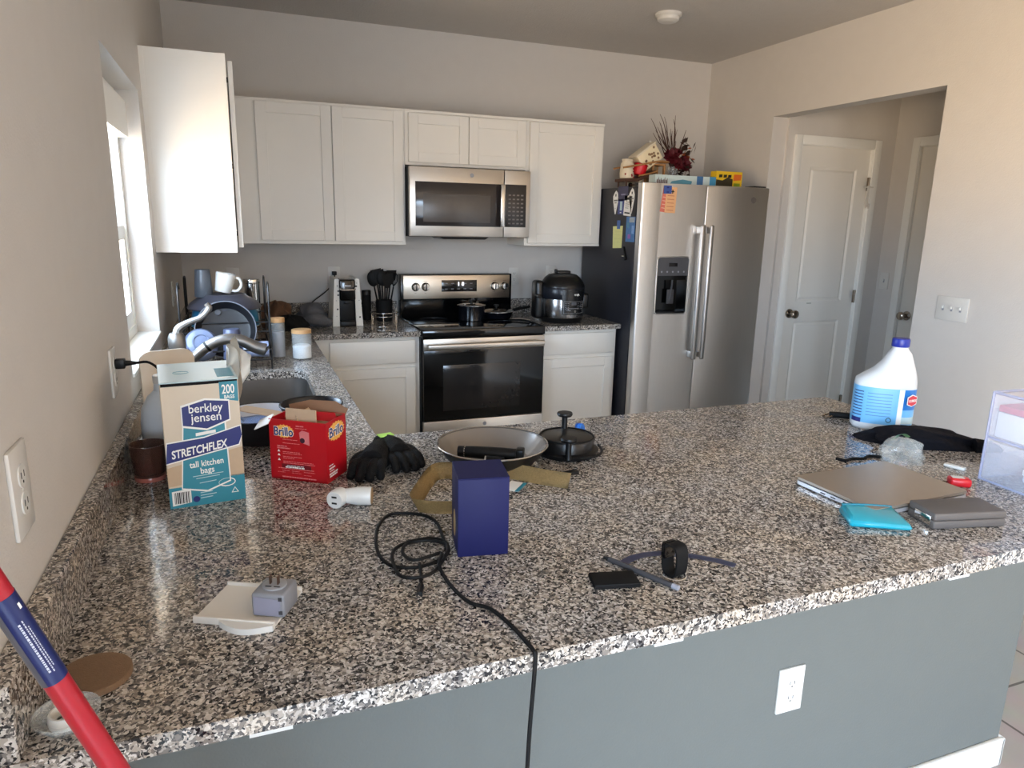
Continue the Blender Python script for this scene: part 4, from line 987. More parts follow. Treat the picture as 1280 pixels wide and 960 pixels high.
for k in range(8):
    w_ = wrap(240, 275, .050+.010*k, .0518+.010*k, .0011); me = bpy.data.meshes.new('x'); w_.bm.to_mesh(me); w_.bm.free(); m.bm.from_mesh(me); bpy.data.meshes.remove(me)
m.build('fine_print', mat('print_grey_blue', (70, 110, 170), .5), lb)
ex, ey = .070, -.0545
ML = FM((ex, ey, .108), (.72, .69, 0), (0, 0, 1))
lg = MB().prism([(-.021, -.012), (0, -.019), (.021, -.012), (.021, .012), (0, .019), (-.021, .012)], 0, .0016, ML).build('logo_outline', WHITE, lb)
MB().prism([(-.0185, -.010), (0, -.0165), (.0185, -.010), (.0185, .010), (0, .0165), (-.0185, .010)], .0012, .0022, ML).build('logo_badge', mat('logo_red', (200, 40, 60), .4), lb)
text('CLOROX', .0105, WHITE, lb, ML @ Vector((-.0165, -.0035, .0026)), (.72, .69, 0), (0, 0, 1), sx=.78, bold=.0003)
m = MB().tube([(.007*math.cos(a), .007*math.sin(a), 0) for a in [2*PI*k/12 for k in range(12)]], .0012, 6, 1, True)
for v in m.bm.verts: x, y, z = v.co; v.co = Vector((.012+x, -.0603, .040+y))
m.build('recycling_mark', INK, lb)
t = thing('black_strap', 'black nylon strap with a buckle lying left of the bleach bottle', 'strap', (2.14, -2.82, G), rad(-30))
m = MB(); m.tube([(-.02, .006, .010), (.01, .0, .012), (.05, -.01, .012), (.085, -.02, .008)], .011, 8, 4); m.build('strap', BLKM, t)
m = MB(); m.tube([(-.042, .0, .006), (-.02, .016, .010), (-.012, -.006, .010), (-.032, -.014, .006)], .003, 6, 2, True); m.build('buckle', NICKEL, t)
# clear two-drawer organiser at the right end
t = thing('drawer_organizer', 'clear plastic two-drawer organiser at the right end of the bar', 'organizer', (2.052, -3.385, G), rad(-4))
CLP = mat('organizer_plastic', (214, 220, 236), .12, var=.05, alpha=.24, coat=.4)
W_, D_, H_ = .27, .30, .232      # W along +x, D along -y
m = MB(); m.box(0, W_, -D_, 0, 0, .004); m.box(0, W_, -D_, 0, .112, .116); m.box(0, W_, -D_, 0, H_-.004, H_)
m.box(0, W_, -.004, 0, .004, H_-.004); m.box(0, W_, -D_, -D_+.004, .004, H_-.004); m.box(W_-.004, W_, -D_, 0, .004, H_-.004)
m.build('frame', CLP, t)
m = MB()
for z in (.002, .114, H_-.002): m.tube([(0, 0, z), (0, -D_, z), (W_, -D_, z), (W_, 0, z)], .0035, 6, 1, True)
for x, y in ((0, 0), (0, -D_), (W_, -D_), (W_, 0)): m.tube([(x, y, .002), (x, y, H_-.002)], .0035, 6, 1)
m.build('edge_bead', mat('bead_clear', (170, 176, 204), .15, alpha=.6), t)
dt = MB(); dt.box(-.004, 0, -D_+.006, -.006, .006, .108, bev=.001); dt.box(0, .24, -.010, -.008, .006, .07); dt.box(0, .24, -D_+.008, -D_+.010, .006, .07)
d0 = dt.build('drawer', CLP, t)
MB().box(-.007, -.004, -.19, -.11, .05, .064, bev=.002).build('drawer_pull', mat('pull_clear', (225, 230, 240), .2, alpha=.7), d0)
dt = MB(); dt.box(-.004, 0, -D_+.006, -.006, .118, H_-.006, bev=.001); dt.box(0, .24, -.010, -.008, .118, .19); dt.box(0, .24, -D_+.008, -D_+.010, .118, .19)
d1 = dt.build('drawer', CLP, t)
t2 = tag(MB().box(0, .20, -.26, -.02, 0, .065, bev=.003).build('white_papers', mat('paper_white', (222, 228, 238), .6, var=.04)), 'stack of white papers inside the upper organiser drawer', 'papers'); t2.location = (2.060, -3.378, G+.118); t2.rotation_euler = (0, 0, rad(-4))
t2 = tag(MB().box(0, .19, -.26, -.02, 0, .017, bev=.003).build('red_packet', mat('packet_red', (196, 64, 96), .5, var=.2, vscale=30)), 'flat red packet on the papers in the organiser', 'packet'); t2.location = (2.060, -3.378, G+.1835); t2.rotation_euler = (0, 0, rad(-4))
t2 = tag(crumple(MB(), (0, 0, 0), .09, .11, .05, .15, 31, 12).build('white_cloth', mat('cloth_white', (220, 226, 238), .8, bump=.4, bscale=60)), 'folded white cloth inside the lower organiser drawer', 'cloth'); t2.location = (2.16, -3.55, G+.0045)

# -- near left: coaster, glass dish with ring, red pole
t = thing('cork_coaster', 'round brown cork coaster on the granite, behind the red pole', 'coaster', (.079, -3.556, G))
MB().lathe([(.046, 0), (.048, .0015), (.048, .0085), (.0465, .0098), (0, .0098)], 48).build('disc', mat('cork', (118, 92, 68), .8, var=.16, vscale=160, bump=.5, bscale=500), t)
t = thing('glass_dish', 'shallow clear glass dish holding a white ring lid', 'dish', (.0655, -3.648, G))
MB().lathe([(.024, 0), (.026, .003), (.036, .014), (.038, .020), (.0362, .020), (.0345, .0145), (.024, .0045), (0, .0045)], 40).build('dish', mat('dish_glass', (225, 230, 228), .04, alpha=.25, coat=.5), t)
t = thing('white_ring', 'white plastic ring lid lying in the clear glass dish', 'lid', (.0655, -3.648, G+.0048))
MB().lathe([(.0165, 0), (.0200, 0), (.0205, .003), (.0205, .013), (.0190, .016), (.0165, .016), (.0158, .013), (.0158, .002)], 36, cap0=False, cap1=False).build('ring', WHITEP, t)
m = MB(); m.lathe([(.0206, .0055), (.0210, .0062), (.0210, .0072), (.0206, .0078)], 36, cap0=False, cap1=False); m.build('ridge', PLATE, t)
t = thing('red_pole', 'red pole with a navy label leaning against the left wall', 'pole', (.452, -3.742, 0))
pa, pb = Vector((.452, -3.742, .0)), Vector((.0205, -3.903, 1.436))
ax = (pb-pa); Ln = ax.length; ax = ax.normalized()
def at(z): return pa+ax*((z-pa.z)/ax.z)
PR = .0112
MB().cyl(pa+ax*.012, pb, PR, seg=28).build('shaft', mat('pole_red', (166, 22, 38), .32, var=.02), t, W=True)
MB().cyl(pa, pa+ax*.03, PR+.002, seg=24).build('rubber_tip', BLK, t, W=True)
lo, hi = at(1.118), at(1.212)
lab = MB().cyl(lo, hi, PR+.0004, seg=28).build('label', mat('label_navy', (22, 34, 90), .3, var=.02), t, W=True)
bl = MB()
view = (Vector(CAM)-(lo+hi)/2); view = (view-ax*view.dot(ax)).normalized(); side = ax.cross(view)
def cyl_strip(mb, h0, h1, a0, a1, r):
    n = max(2, int((a1-a0)/8)+1); A = []; B = []
    for k in range(n):
        a = rad(a0+(a1-a0)*k/(n-1)); o = (view*math.cos(a)+side*math.sin(a))*r
        A.append(mb.bm.verts.new(hi-ax*h0+o)); B.append(mb.bm.verts.new(hi-ax*h1+o))
    for k in range(n-1): mb.bm.faces.new((A[k], A[k+1], B[k+1], B[k]))
LEN = (hi-lo).length
q = random.Random(9)
def pj(mb):
    for v in mb.bm.verts: v.co -= pa
    return mb
mb = MB()
for (a, h0, h1, th) in ((-2, .28, .86, 9), (14, .26, .88, 5), (24, .34, .80, 4)):
    u = h0
    while u < h1:
        k = q.uniform(.012, .03); cyl_strip(mb, u*LEN, (u+k)*LEN, a-th/2, a+th/2, PR+.0008); u += k+.008
pj(mb).build('label_print', mat('label_text', (190, 196, 214), .5), lab)
mb = MB(); cyl_strip(mb, 0, LEN, -110, -40, PR+.0007); pj(mb).build('grey_panel', mat('label_grey', (84, 84, 92), .4), lab)
mb = MB(); cyl_strip(mb, .1*LEN, .16*LEN, 34, 46, PR+.0009); pj(mb).build('white_mark', WHITE, lab)

# ------------------------------------------------------------------ plugs on the walls
t = thing('wall_plug', 'black plug and cord in the left wall outlet by the bag box', 'plug', (.0085, -2.65, 1.180))
MB().box(0, .022, -.011, .011, -.012, .012, bev=.003).build('plug_body', BLK, t)
MB().tube([(.02, 0, 0), (.045, .0, .0)], .005, 8, 1, radii=[.0075, .0042]).build('strain_relief', BLK, t)
MB().tube([(.044, 0, 0), (.075, -.006, .0), (.105, -.02, -.03), (.135, -.035, -.10), (.155, -.04, -.19), (.165, -.035, -.2625)], .0032, 8, 5).build('cord', CBL, t)
t = thing('wall_plug', 'black plug and cord in the outlet behind the coffee maker', 'plug', (.862, -.0085, 1.1945))
MB().box(-.014, .014, -.028, 0, -.012, .012, bev=.004).build('plug_body', BLK, t)
MB().tube([(0, -.026, -.004), (-.006, -.040, -.05), (-.06, -.050, -.11), (-.14, -.055, -.17), (-.19, -.06, -.23), (-.17, -.075, -.274), (-.10, -.10, -.2765), (-.05, -.12, -.2765)], .0034, 8, 5).build('cord', CBL, t)

# ------------------------------------------------------------------ sink-side counter: dish rack and dishes
RK = mat('rack_black', (18, 18, 20), .4)
t = thing('dish_rack', 'two-tier black wire dish rack beside the sink, full of pans', 'dish rack', (.075, -1.53, G))
rw, rd = .335, .51
for x in (0, rw):
    MB().tube([(x, .02, 0), (x, .02, .20), (x, .02, .33), (x, .06, .355), (x, .10, .33)], .0040, 8, 4).build('post', RK, t)
    MB().tube([(x, rd, 0), (x, rd, .20), (x, rd, .33), (x, rd-.04, .345), (x, rd-.08, .33), (x, rd-.08, .17)], .0040, 8, 4).build('post', RK, t)
for nm, z, y0 in (('lower_tier', .045, .0), ('upper_tier', .140, .14)):
    m = MB()
    m.tube([(0, y0, z), (rw, y0, z), (rw, rd, z), (0, rd, z)], .0036, 8, 1, True); m.tube([(0, y0, z+.04), (rw, y0, z+.04), (rw, rd, z+.04), (0, rd, z+.04)], .003, 8, 1, True)
    for k in range(1, 12): m.tube([(rw*k/12, y0, z), (rw*k/12, rd, z)], .0022, 6, 1)
    for k in range(0, 9):
        m.tube([(0, y0+(rd-y0)*k/8, z), (0, y0+(rd-y0)*k/8, z+.04)], .002, 6, 1); m.tube([(rw, y0+(rd-y0)*k/8, z), (rw, y0+(rd-y0)*k/8, z+.04)], .002, 6, 1)
    m.build(nm, RK, t)
for x in (.225, .29):
    pass
DPAN = mat('pan_dark_grey', (62, 62, 72), .38, var=.05); TPOT = mat('pot_teal', (28, 104, 140), .35, var=.05)
t = thing('cooking_pot', 'upturned teal pot with a dark grey base on the dish rack', 'pot', (.238, -1.215, 1.0575))
MB().lathe([(.135, 0), (.140, .004), (.136, .05), (.128, .088)], 48, cap1=False).build('pot_body', TPOT, t)
MB().lathe([(.150, .080), (.152, .086), (.140, .104), (.112, .124), (.10, .128), (.085, .141), (0, .143)], 48).build('pot_base', DPAN, t)
MB().tube([(.1405*math.cos(a), .1405*math.sin(a), .002) for a in [2*PI*k/40 for k in range(40)]], .003, 6, 1, True).build('rim', STEELP, t)
t = thing('skillet', 'black skillet standing on edge in the dish rack, pale rim toward the camera', 'pan', (.240, -1.430, .962))
M = FM((0, 0, .112), (1, 0, 0), (0, .34, .94)) @ Matrix.Scale(.93, 4)
MB().lathe([(.09, -.045), (.105, -.040), (.127, -.002), (.128, 0), (.1255, 0), (.103, -.037), (.088, -.041), (0, -.041)], 48, M).build('pan_body', mat('pan_black_matte', (20, 20, 24), .45), t)
MB().tube([tuple(M @ Vector((.1268*math.cos(a), .1268*math.sin(a), .0005))) for a in [2*PI*k/48 for k in range(48)]], .0028, 6, 1, True).build('rim', mat('rim_pale', (120, 124, 134), .45, .6), t)
MB().lathe([(.014, -.040), (.012, -.037), (0, -.037)], 16, M @ Matrix.Translation((-.03, .085, .004))).build('handle_mount', DGREY, t)
t = thing('bowl', 'blue-grey bowl tipped on its side at the left of the dish rack', 'bowl', (.145, -1.508, .9645))
M = FM((0, 0, .066), (1, .1, 0), (0, .45, 1))
BGR = mat('bluegrey_ceramic', (120, 132, 160), .25, var=.04)
MB().lathe([(.03, .03), (.052, .022), (.064, -.004), (.066, -.022), (.063, -.022), (.060, -.006), (.048, .017), (0, .022)], 40, M).build('bowl_body', BGR, t)
MB().tube([tuple(M @ Vector((.030*math.cos(a), .030*math.sin(a), .031))) for a in [2*PI*k/32 for k in range(32)]], .003, 6, 1, True).build('foot_ring', BGR, t)
t = thing('plate', 'pale blue plate lying flat under the bowl in the dish rack', 'plate', (.165, -1.46, .9618))
t.location = (.150, -1.44, .9625)
MB().lathe([(.04, -.0), (.065, .003), (.072, .009), (.070, .0095), (.06, .006), (0, .004)], 40).build('plate_body', mat('plate_blue', (150, 164, 196), .2), t)
t.location = (.32, -1.30, .9625)
t['label'] = 'pale blue plate lying flat at the back of the dish rack lower tier'
t = thing('tumbler', 'dark grey tumbler upside down in the middle of the dish rack', 'cup', (.262, -1.512, .9640))
MB().lathe([(.036, 0), (.0375, .002), (.032, .118), (.029, .123), (0, .123)], 32).build('tumbler_body', mat('tumbler_slate', (78, 84, 108), .3, var=.03), t)
t = thing('tumbler', 'grey tumbler lying on its side at the right of the dish rack', 'cup', (.355, -1.500, .9645))
M = FM((-.055, 0, .034), (0, 1, 0), (0, 0, 1))
MB().lathe([(.026, 0), (.029, .004), (.033, .10), (.0305, .10), (.027, .012), (0, .010)], 32, FM((-.055, 0, .033), (0, 1, 0), (0, 0, 1))).build('tumbler_body', mat('tumbler_grey', (132, 140, 166), .28), t)
MB().lathe([(.0303, .098), (.0303, .0985), (0, .0985)], 28, FM((-.055, 0, .033), (0, 1, 0), (0, 0, 1))).build('inside', DGREY, t)
t = thing('tumbler', 'tall dark grey cup upside down on top of the upturned pot, left', 'cup', (.158, -1.225, 1.1885))
MB().lathe([(.037, 0), (.0385, .003), (.031, .112), (.029, .117), (0, .117)], 36).build('cup_body', mat('cup_charcoal', (74, 80, 88), .35, var=.03), t)
t = thing('mug', 'white mug tilted on top of the upturned pot', 'mug', (.243, -1.232, 1.2005))
M = Matrix.Translation((0, 0, .046)) @ Matrix.Rotation(rad(13), 4, 'Y')
m = MB(); m.lathe([(.032, -.038), (.0335, -.036), (.041, .040), (.0405, .043), (.038, .043), (.0315, -.030), (0, -.032)], 36, M); m.build('mug_body', WHITEP, t)
m = MB(); m.tube([tuple(M @ Vector(p)) for p in ((.036, 0, .032), (.056, -.004, .030), (.068, -.006, .006), (.058, -.004, -.020), (.034, 0, -.026))], .0060, 10, 5); m.build('mug_handle', WHITEP, t)
t = thing('steel_tumbler', 'shiny steel tumbler upside down at the right back of the rack', 'cup', (.356, -1.062, 1.0578))
MB().lathe([(.030, 0), (.034, .004), (.036, .175), (.037, .188), (.035, .192), (0, .192)], 36).build('tumbler_body', CHROME, t)
MB().lathe([(.0365, .172), (.0372, .174), (.0372, .184), (.0365, .186)], 36, cap0=False, cap1=False).build('band', STEELP, t)
# canisters
t = thing('glass_canister', 'tall slim glass canister with bamboo lid and pale contents', 'canister', (.452, -1.262, G))
MB().lathe([(.028, 0), (.030, .003), (.030, .160), (.0285, .160), (.0285, .005), (0, .005)], 36).build('jar', GLASS, t)
MB().lathe([(.0265, .0055), (.0265, .118), (0, .118)], 28, Matrix.Translation((.0, 0, 0))).build('contents', mat('salt_grey', (170, 176, 190), .8, bump=.4), t)
MB().lathe([(.0305, .160), (.0305, .178), (.029, .180), (0, .180)], 36).build('bamboo_lid', BAMBOO, t)
t = thing('glass_canister', 'short wide glass canister with bamboo lid, half full of sugar', 'canister', (.548, -1.312, G))
MB().lathe([(.040, 0), (.0425, .003), (.0425, .116), (.041, .116), (.041, .005), (0, .005)], 40).build('jar', GLASS, t)
MB().lathe([(.0395, .0055), (.0395, .058), (.030, .064), (0, .061)], 32).build('sugar', mat('sugar', (232, 236, 240), .85, bump=.3), t)
MB().lathe([(.043, .116), (.043, .130), (.041, .132), (0, .132)], 40).build('bamboo_lid', BAMBOO, t)
# heaps behind
t = thing('brown_bag', 'crumpled brown paper bag in the corner behind the canisters', 'bag', (.490, -.275, G))
crumple(MB(), (0, 0, 0), .105, .10, .140, .34, 41, 26).build('bag', mat('brown_paper', (96, 66, 44), .8, var=.2, vscale=30, bump=.6, bscale=50), t, smooth=22)
t = thing('black_bag', 'dark bag slumped in front of the crumpled brown bag', 'bag', (.560, -.455, G))
crumple(MB(), (0, 0, 0), .10, .06, .085, .16, 43, 18).build('bag', BLKM, t, smooth=35)
t = thing('grey_towel', 'rumpled grey towel left of the coffee maker', 'towel', (.700, -.245, G))
m = crumple(MB(), (0, 0, 0), .085, .11, .125, .20, 47, 22); m.build('towel', mat('towel_grey', (92, 92, 96), .9, var=.15, vscale=60, bump=.7, bscale=160), t, smooth=50)
m = MB(); m.tube([(-.06, -.115, .03), (-.01, -.14, .05), (.03, -.145, .042), (.07, -.14, .024)], .03, 12, 5, radii=[.02, .036, .034, .022]); m.ball((.072, -.14, .026), .026); m.build('towel_fold', MATS['towel_grey'], t)
# coffee maker
t = thing('coffee_maker', 'slim pod coffee maker with speckled white side panels', 'coffee maker', (.886, -.285, G))
CW = mat('coffee_white', (222, 220, 212), .4, var=.02)
for s in (-1, 1):
    m = MB(); m.prism([(s*.088, 0), (s*.048, 0), (s*.044, .268), (s*.050, .276), (s*.070, .274)], -.125, .10, FM((0, 0, 0), (1, 0, 0), (0, 0, 1)))
    for v in m.bm.verts: v.co.y = v.co.y+.0 
    pn = m.build('side_panel', CW, t)
    m = MB(); q = random.Random(12+s)
    for (u, z, r) in (((.0, .235, .003), (.006, .205, .005), (.006, .182, .005), (.004, .10, .005), (.0, .06, .002), (-.004, .15, .002)) if s < 0 else ((-.004, .232, .006), (.006, .052, .005), (.0, .25, .002), (.008, .15, .002))):
        x = s*(.066-.012*z/.27)+u
        m.lathe([(r, 0), (r, .0012), (0, .0012)], 12, FM((x, -.100, z), (1, 0, 0), (0, 0, 1)))
    ob = m.build('printed_spots', INK, pn); ob.location.y = 0
m = MB(); m.box(-.047, .047, -.085, .115, 0, .262, bev=.003); m.build('column', BLK, t)
m = MB(); m.box(-.046, .046, -.115, -.02, .150, .272, bev=.010, seg=3); hd = m.build('brew_head', BLKG, t)
m = MB(); m.tube([(-.040, -.118, .222), (-.036, -.126, .214), (.036, -.126, .214), (.040, -.118, .222)], .005, 8, 2); m.build('head_band', STEELP, hd)
MB().box(-.018, .020, -.1165, -.1145, .232, .240).build('badge', mat('badge_grey', (170, 172, 180), .4), hd)
MB().box(-.020, .020, -.112, -.06, .130, .152, bev=.004).build('pod_spout', BLK, hd)
MB().box(-.045, .045, -.120, -.05, 0, .030, bev=.004).build('drip_tray', BLK, t)
t = thing('black_canister', 'small black canister between coffee maker and utensil crock', 'canister', (1.038, -.135, G))
MB().lathe([(.026, 0), (.028, .004), (.028, .150), (.026, .155), (0, .155)], 28).build('body', BLKM, t)
MB().lathe([(.0285, .155), (.0285, .178), (.026, .184), (0, .185)], 28).build('lid', BLK, t)
# utensil crock in a wire stand
t = thing('wire_stand', 'silver wire stand around the black utensil crock', 'stand', (1.135, -.200, G))
m = MB()
for z, r in ((.030, .082), (.052, .086)): m.tube([(r*math.cos(a), r*math.sin(a)*.8, z) for a in [2*PI*k/32 for k in range(32)]], .0028, 6, 1, True)
for k in range(6):
    a = 2*PI*k/6+.3; m.tube([(.084*math.cos(a), .067*math.sin(a), .0), (.085*math.cos(a), .068*math.sin(a), .078 if k in (0, 5) else .055)], .0026, 6, 1)
m.build('wire', STEELP, t)
t = thing('utensil_crock', 'black crock crowded with black nylon utensils beside the stove', 'crock', (1.135, -.200, G))
MB().lathe([(.046, .0), (.049, .003), (.051, .128), (.0485, .130), (.0465, .128), (.045, .01), (0, .008)], 36).build('crock', BLKM, t)
NY = mat('nylon_black', (9, 9, 10), .55, spec=.2)
q = random.Random(6)
spec = [(-.95, .0, 'spoon'), (-.55, .35, 'spat'), (-.2, -.3, 'spoon'), (.15, .2, 'spoon'), (.3, -.35, 'slot'), (.62, .1, 'spat'), (.95, -.1, 'whisk'), (-.45, -.25, 'spat')]
for lx, ly, kd in spec:
    base = Vector((1.135+lx*.022, -.200+ly*.022, G+.012)); d = Vector((lx*.20, ly*.13, 1)).normalized()
    u = thing('cooking_utensil', {'spoon': 'black nylon spoon', 'spat': 'black nylon spatula', 'slot': 'black slotted turner', 'whisk': 'thin black whisk'}[kd], 'utensil', base, 0, 'nylon utensils in the black crock')
    L_ = .205+q.uniform(-.02, .012)+(.0 if abs(lx) > .8 else .012)
    MB().tube([(0, 0, 0), tuple(d*L_)], .0055, 8, 1, radii=[.0065, .0045]).build('utensil_handle', NY, u)
    hx = d.cross(Vector((lx*.3+.1, -1, 0))).normalized(); hn = hx.cross(d)
    M = Matrix((hx, d, hn)).transposed().to_4x4(); M.translation = d*L_
    m = MB()
    if kd == 'spoon': m.ball((0, 0, 0), .033, 1, 1.45, .32, 18, M @ Matrix.Translation((0, .040, 0)))
    elif kd == 'whisk':
        for k in range(4):
            a = PI*k/4; m.tube([tuple(M @ Vector(p)) for p in ((0, 0, 0), (.018*math.cos(a), .035, .018*math.sin(a)), (.012*math.cos(a), .075, .012*math.sin(a)), (0, .085, 0), (-.012*math.cos(a), .075, -.012*math.sin(a)), (-.018*math.cos(a), .035, -.018*math.sin(a)), (0, 0, 0))], .0016, 6, 3)
    else: m.prism([(-.012, -.005), (.012, -.005), (.032, .03), (.033, .085), (-.033, .078), (-.032, .03)], -.003, .003, M)
    m.build('utensil_head', NY, u)
for nm, w_ in ((0, 'leaning furthest left'), (1, 'left of the middle, toward the wall'), (2, 'in the middle, toward the room'), (3, 'in the middle, toward the wall'), (4, 'right of the middle, toward the room'), (5, 'right of the middle'), (6, 'leaning furthest right'), (7, 'left, toward the room')):
    pass
utens = sorted([o for o in bpy.data.objects if o.get('category') == 'utensil'], key=lambda o: o.name)
for o, w_ in zip(utens, ('leaning furthest left in the crock', 'second from the left, against the wall side', 'at the middle front of the crock', 'at the middle back of the crock', 'just right of the crock middle', 'second from the right in the crock', 'leaning furthest right in the crock', 'at the left front of the crock')):
    o['label'] = o['label']+' '+w_

# ------------------------------------------------------------------ on the stove
CT = .9225
t = thing('saucepan', 'small black saucepan with a steel-rimmed lid on the stove', 'pan', (1.655, -.345, CT))
MB().lathe([(.078, 0), (.083, .004), (.084, .088), (.0855, .091), (.083, .092), (0, .092)], 44).build('pan_body', mat('enamel_black', (12, 13, 19), .18, coat=.3), t)
MB().lathe([(.0865, .0915), (.0865, .0955), (.084, .0965), (.05, .103), (0, .105)], 44).build('lid', mat('lid_dark', (16, 15, 15), .12), t)
MB().tube([(.0868*math.cos(a), .0868*math.sin(a), .0935) for a in [2*PI*k/44 for k in range(44)]], .0022, 6, 1, True).build('lid_rim', STEELP, t)
MB().lathe([(.008, .104), (.008, .114), (.017, .118), (.015, .126), (0, .127)], 20).build('knob', BLK, t)
MB().tube([(.058, .060, .078), (.075, .10, .086), (.095, .165, .094)], .009, 10, 3, radii=[.007, .010, .008]).build('handle', BLK, t)
t = thing('skillet', 'low black skillet with a glass lid on the stove, right of the saucepan', 'pan', (1.842, -.285, CT))
MB().lathe([(.088, 0), (.096, .004), (.110, .042), (.1115, .044), (.109, .0445), (0, .0445)], 44).build('pan_body', MATS['enamel_black'], t)
MB().lathe([(.1125, .0442), (.1125, .0475), (.108, .049), (.06, .060), (0, .064)], 44).build('lid', MATS['lid_dark'], t)
MB().tube([(.1128*math.cos(a), .1128*math.sin(a), .046) for a in [2*PI*k/48 for k in range(48)]], .0026, 6, 1, True).build('lid_rim', STEELP, t)
MB().lathe([(.008, .063), (.008, .074), (.018, .078), (.016, .086), (0, .087)], 20).build('knob', BLK, t)
MB().tube([(.107, .01, .036), (.15, .02, .05), (.25, .04, .062)], .01, 10, 3, radii=[.008, .011, .009]).build('handle', BLK, t)
t = thing('tongs', 'black tongs lying on the right of the stove top', 'tongs', (1.925, -.500, CT))
MB().tube([(-.05, .07, .006), (.0, .02, .010), (.055, -.04, .006)], .0055, 8, 4).build('tong_arm', NY, t)
MB().tube([(-.035, .085, .006), (.012, .03, .016), (.055, -.04, .014)], .0055, 8, 4).build('tong_arm', STEELP, t)
t = thing('pressure_cooker', 'black and steel countertop pressure cooker right of the stove', 'cooker', (2.222, -.462, G))
MB().lathe([(.120, 0), (.128, .004), (.134, .022), (.137, .034)], 48).build('base', BLK, t)
MB().lathe([(.1372, .034), (.1385, .040), (.1385, .148), (.1372, .152)], 56).build('steel_band', mat('cooker_steel', (150, 148, 148), .22, 1, var=.05, vscale=20, aniso=(30, 30, .5)), t)
BC = mat('cooker_black', (11, 11, 12), .32)
MB().lathe([(.139, .152), (.142, .158), (.142, .214), (.138, .222)], 56).build('upper_rim', mat('cooker_slate', (24, 27, 35), .3), t)
MB().lathe([(.143, .222), (.142, .232), (.132, .252), (.112, .280), (.088, .298), (.060, .304), (0, .306)], 56).build('lid', BC, t)
m = MB(); m.box(-.045, .045, -.028, .028, .300, .322, bev=.007, seg=3); m.build('lid_handle', BC, t)
MB().lathe([(.010, .304), (.010, .326), (0, .327)], 16, Matrix.Translation((-.02, .06, 0))).build('pressure_valve', BC, t)
m = MB(); m.box(-.185, -.128, -.02, .075, .020, .262, bev=.022, seg=4); m.build('lid_hinge', BC, t)
m = MB(); m.box(-.192, -.160, -.045, .0, .155, .178, bev=.006); m.build('side_handle', BC, t)
m = MB(); m.box(.130, .175, -.04, .05, .085, .178, bev=.012, seg=3); m.build('side_handle', BC, t)
# front console, curved with the body and facing the room
def arc(mb, a0, a1, z0, z1, r0, r1, n=16):
    R = []
    for k in range(n+1):
        a = rad(a0+(a1-a0)*k/n); c, s = math.cos(a), math.sin(a); R.append([(r0*c, r0*s, z0), (r1*c, r1*s, z0), (r1*c, r1*s, z1), (r0*c, r0*s, z1)])
    return mb.loft(R)
cn = arc(MB(), 246, 312, .058, .212, .136, .1465).build('console', mat('console_black', (12, 12, 13), .25), t)
m = MB(); arc(m, 250, 308, .066, .0675, .146, .1475); arc(m, 250, 308, .140, .1415, .146, .1475); arc(m, 250, 250.6, .066, .141, .146, .1475, 1); arc(m, 307.4, 308, .066, .141, .146, .1475, 1); m.build('console_outline', mat('outline_grey', (150, 150, 152), .4), cn)
arc(MB(), 270, 284, .118, .136, .1463, .1472).build('console_display', mat('disp_grey', (88, 88, 92), .2), cn)
m = MB()
for z in (.128, .116, .104, .092):
    for a in (254, 260, 288, 296, 302): arc(m, a, a+3, z, z+.003, .1463, .1473, 2)
arc(m, 256, 292, .096, .099, .1463, .1473, 6); arc(m, 256, 268, .084, .087, .1463, .1473, 3)
m.build('console_marks', mat('console_mark', (140, 140, 144), .5), cn)
a = rad(280); m = MB().lathe([(.008, 0), (.008, .002), (0, .002)], 20, FM((.1462*math.cos(a), .1462*math.sin(a), .079), (-math.sin(a), math.cos(a), 0), (0, 0, 1))); m.build('start_button', STEELP, cn)
a = rad(276.5); text('NINJA', .017, WHITE, cn, (.1472*math.cos(a), .1472*math.sin(a), .176), (-math.sin(rad(283)), math.cos(rad(283)), 0), (0, 0, 1), sx=.85, bold=.0006)

# ------------------------------------------------------------------ notes and magnets on the refrigerator
SXp = FX0-.0004
def side_card(name, label, cat, y0, y1, z0, z1, m, poly=None, th=.0016, rot=0):
    """flat card on the black left side; image-right is -y"""
    t = thing(name, label, cat, (SXp, (y0+y1)/2, (z0+z1)/2))
    a, b = abs(y1-y0)/2, (z1-z0)/2
    P = poly or [(-1, -1), (1, -1), (1, 1), (-1, 1)]
    c, s = math.cos(rad(rot)), math.sin(rad(rot))
    MB().prism([((x*a)*c-(y*b)*s, (x*a)*s+(y*b)*c) for x, y in P], 0, th, FM((0, 0, 0), (0, -1, 0), (0, 0, 1))).build('card', m, t)
    return t, (lambda x0, x1, w0, w1, mm, nm='print', e=0: MB().prism([((x*a)*c-(y*b)*s, (x*a)*s+(y*b)*c) for x, y in ((x0, w0), (x1, w0), (x1, w1), (x0, w1))], th+e, th+.0005+e, FM((0, 0, 0), (0, -1, 0), (0, 0, 1))).build(nm, mm, t))
DRP = [(-.45, .82), (0, 1), (.5, .82), (.85, .45), (.8, .1), (.12, -1), (-.12, -1), (-.85, .1), (-.95, .5)]
PG = mat('print_grey', (120, 118, 116), .6)
for (ya, yb, za, zb, lb) in ((-.455, -.530, 1.590, 1.735, 'white pointed magnet nearest the back of the refrigerator side'), (-.655, -.725, 1.595, 1.745, 'white pointed magnet nearest the refrigerator door')):
    t, pr = side_card('fridge_magnet', lb, 'magnet', ya, yb, za, zb, WHITE, DRP)
    pr(-.6, .6, .1, .22, PG); pr(-.35, .35, -.08, .0, PG); pr(-.15, .15, .5, .7, INK); pr(-.1, .1, -.55, -.5, PG)
t, pr = side_card('fridge_magnet', 'dark indigo card magnet between the two white pointed magnets', 'magnet', -.520, -.640, 1.672, 1.758, mat('card_indigo', (46, 44, 82), .4)); pr(-.4, .55, -.25, -.05, mat('indigo_print', (130, 126, 160), .5))
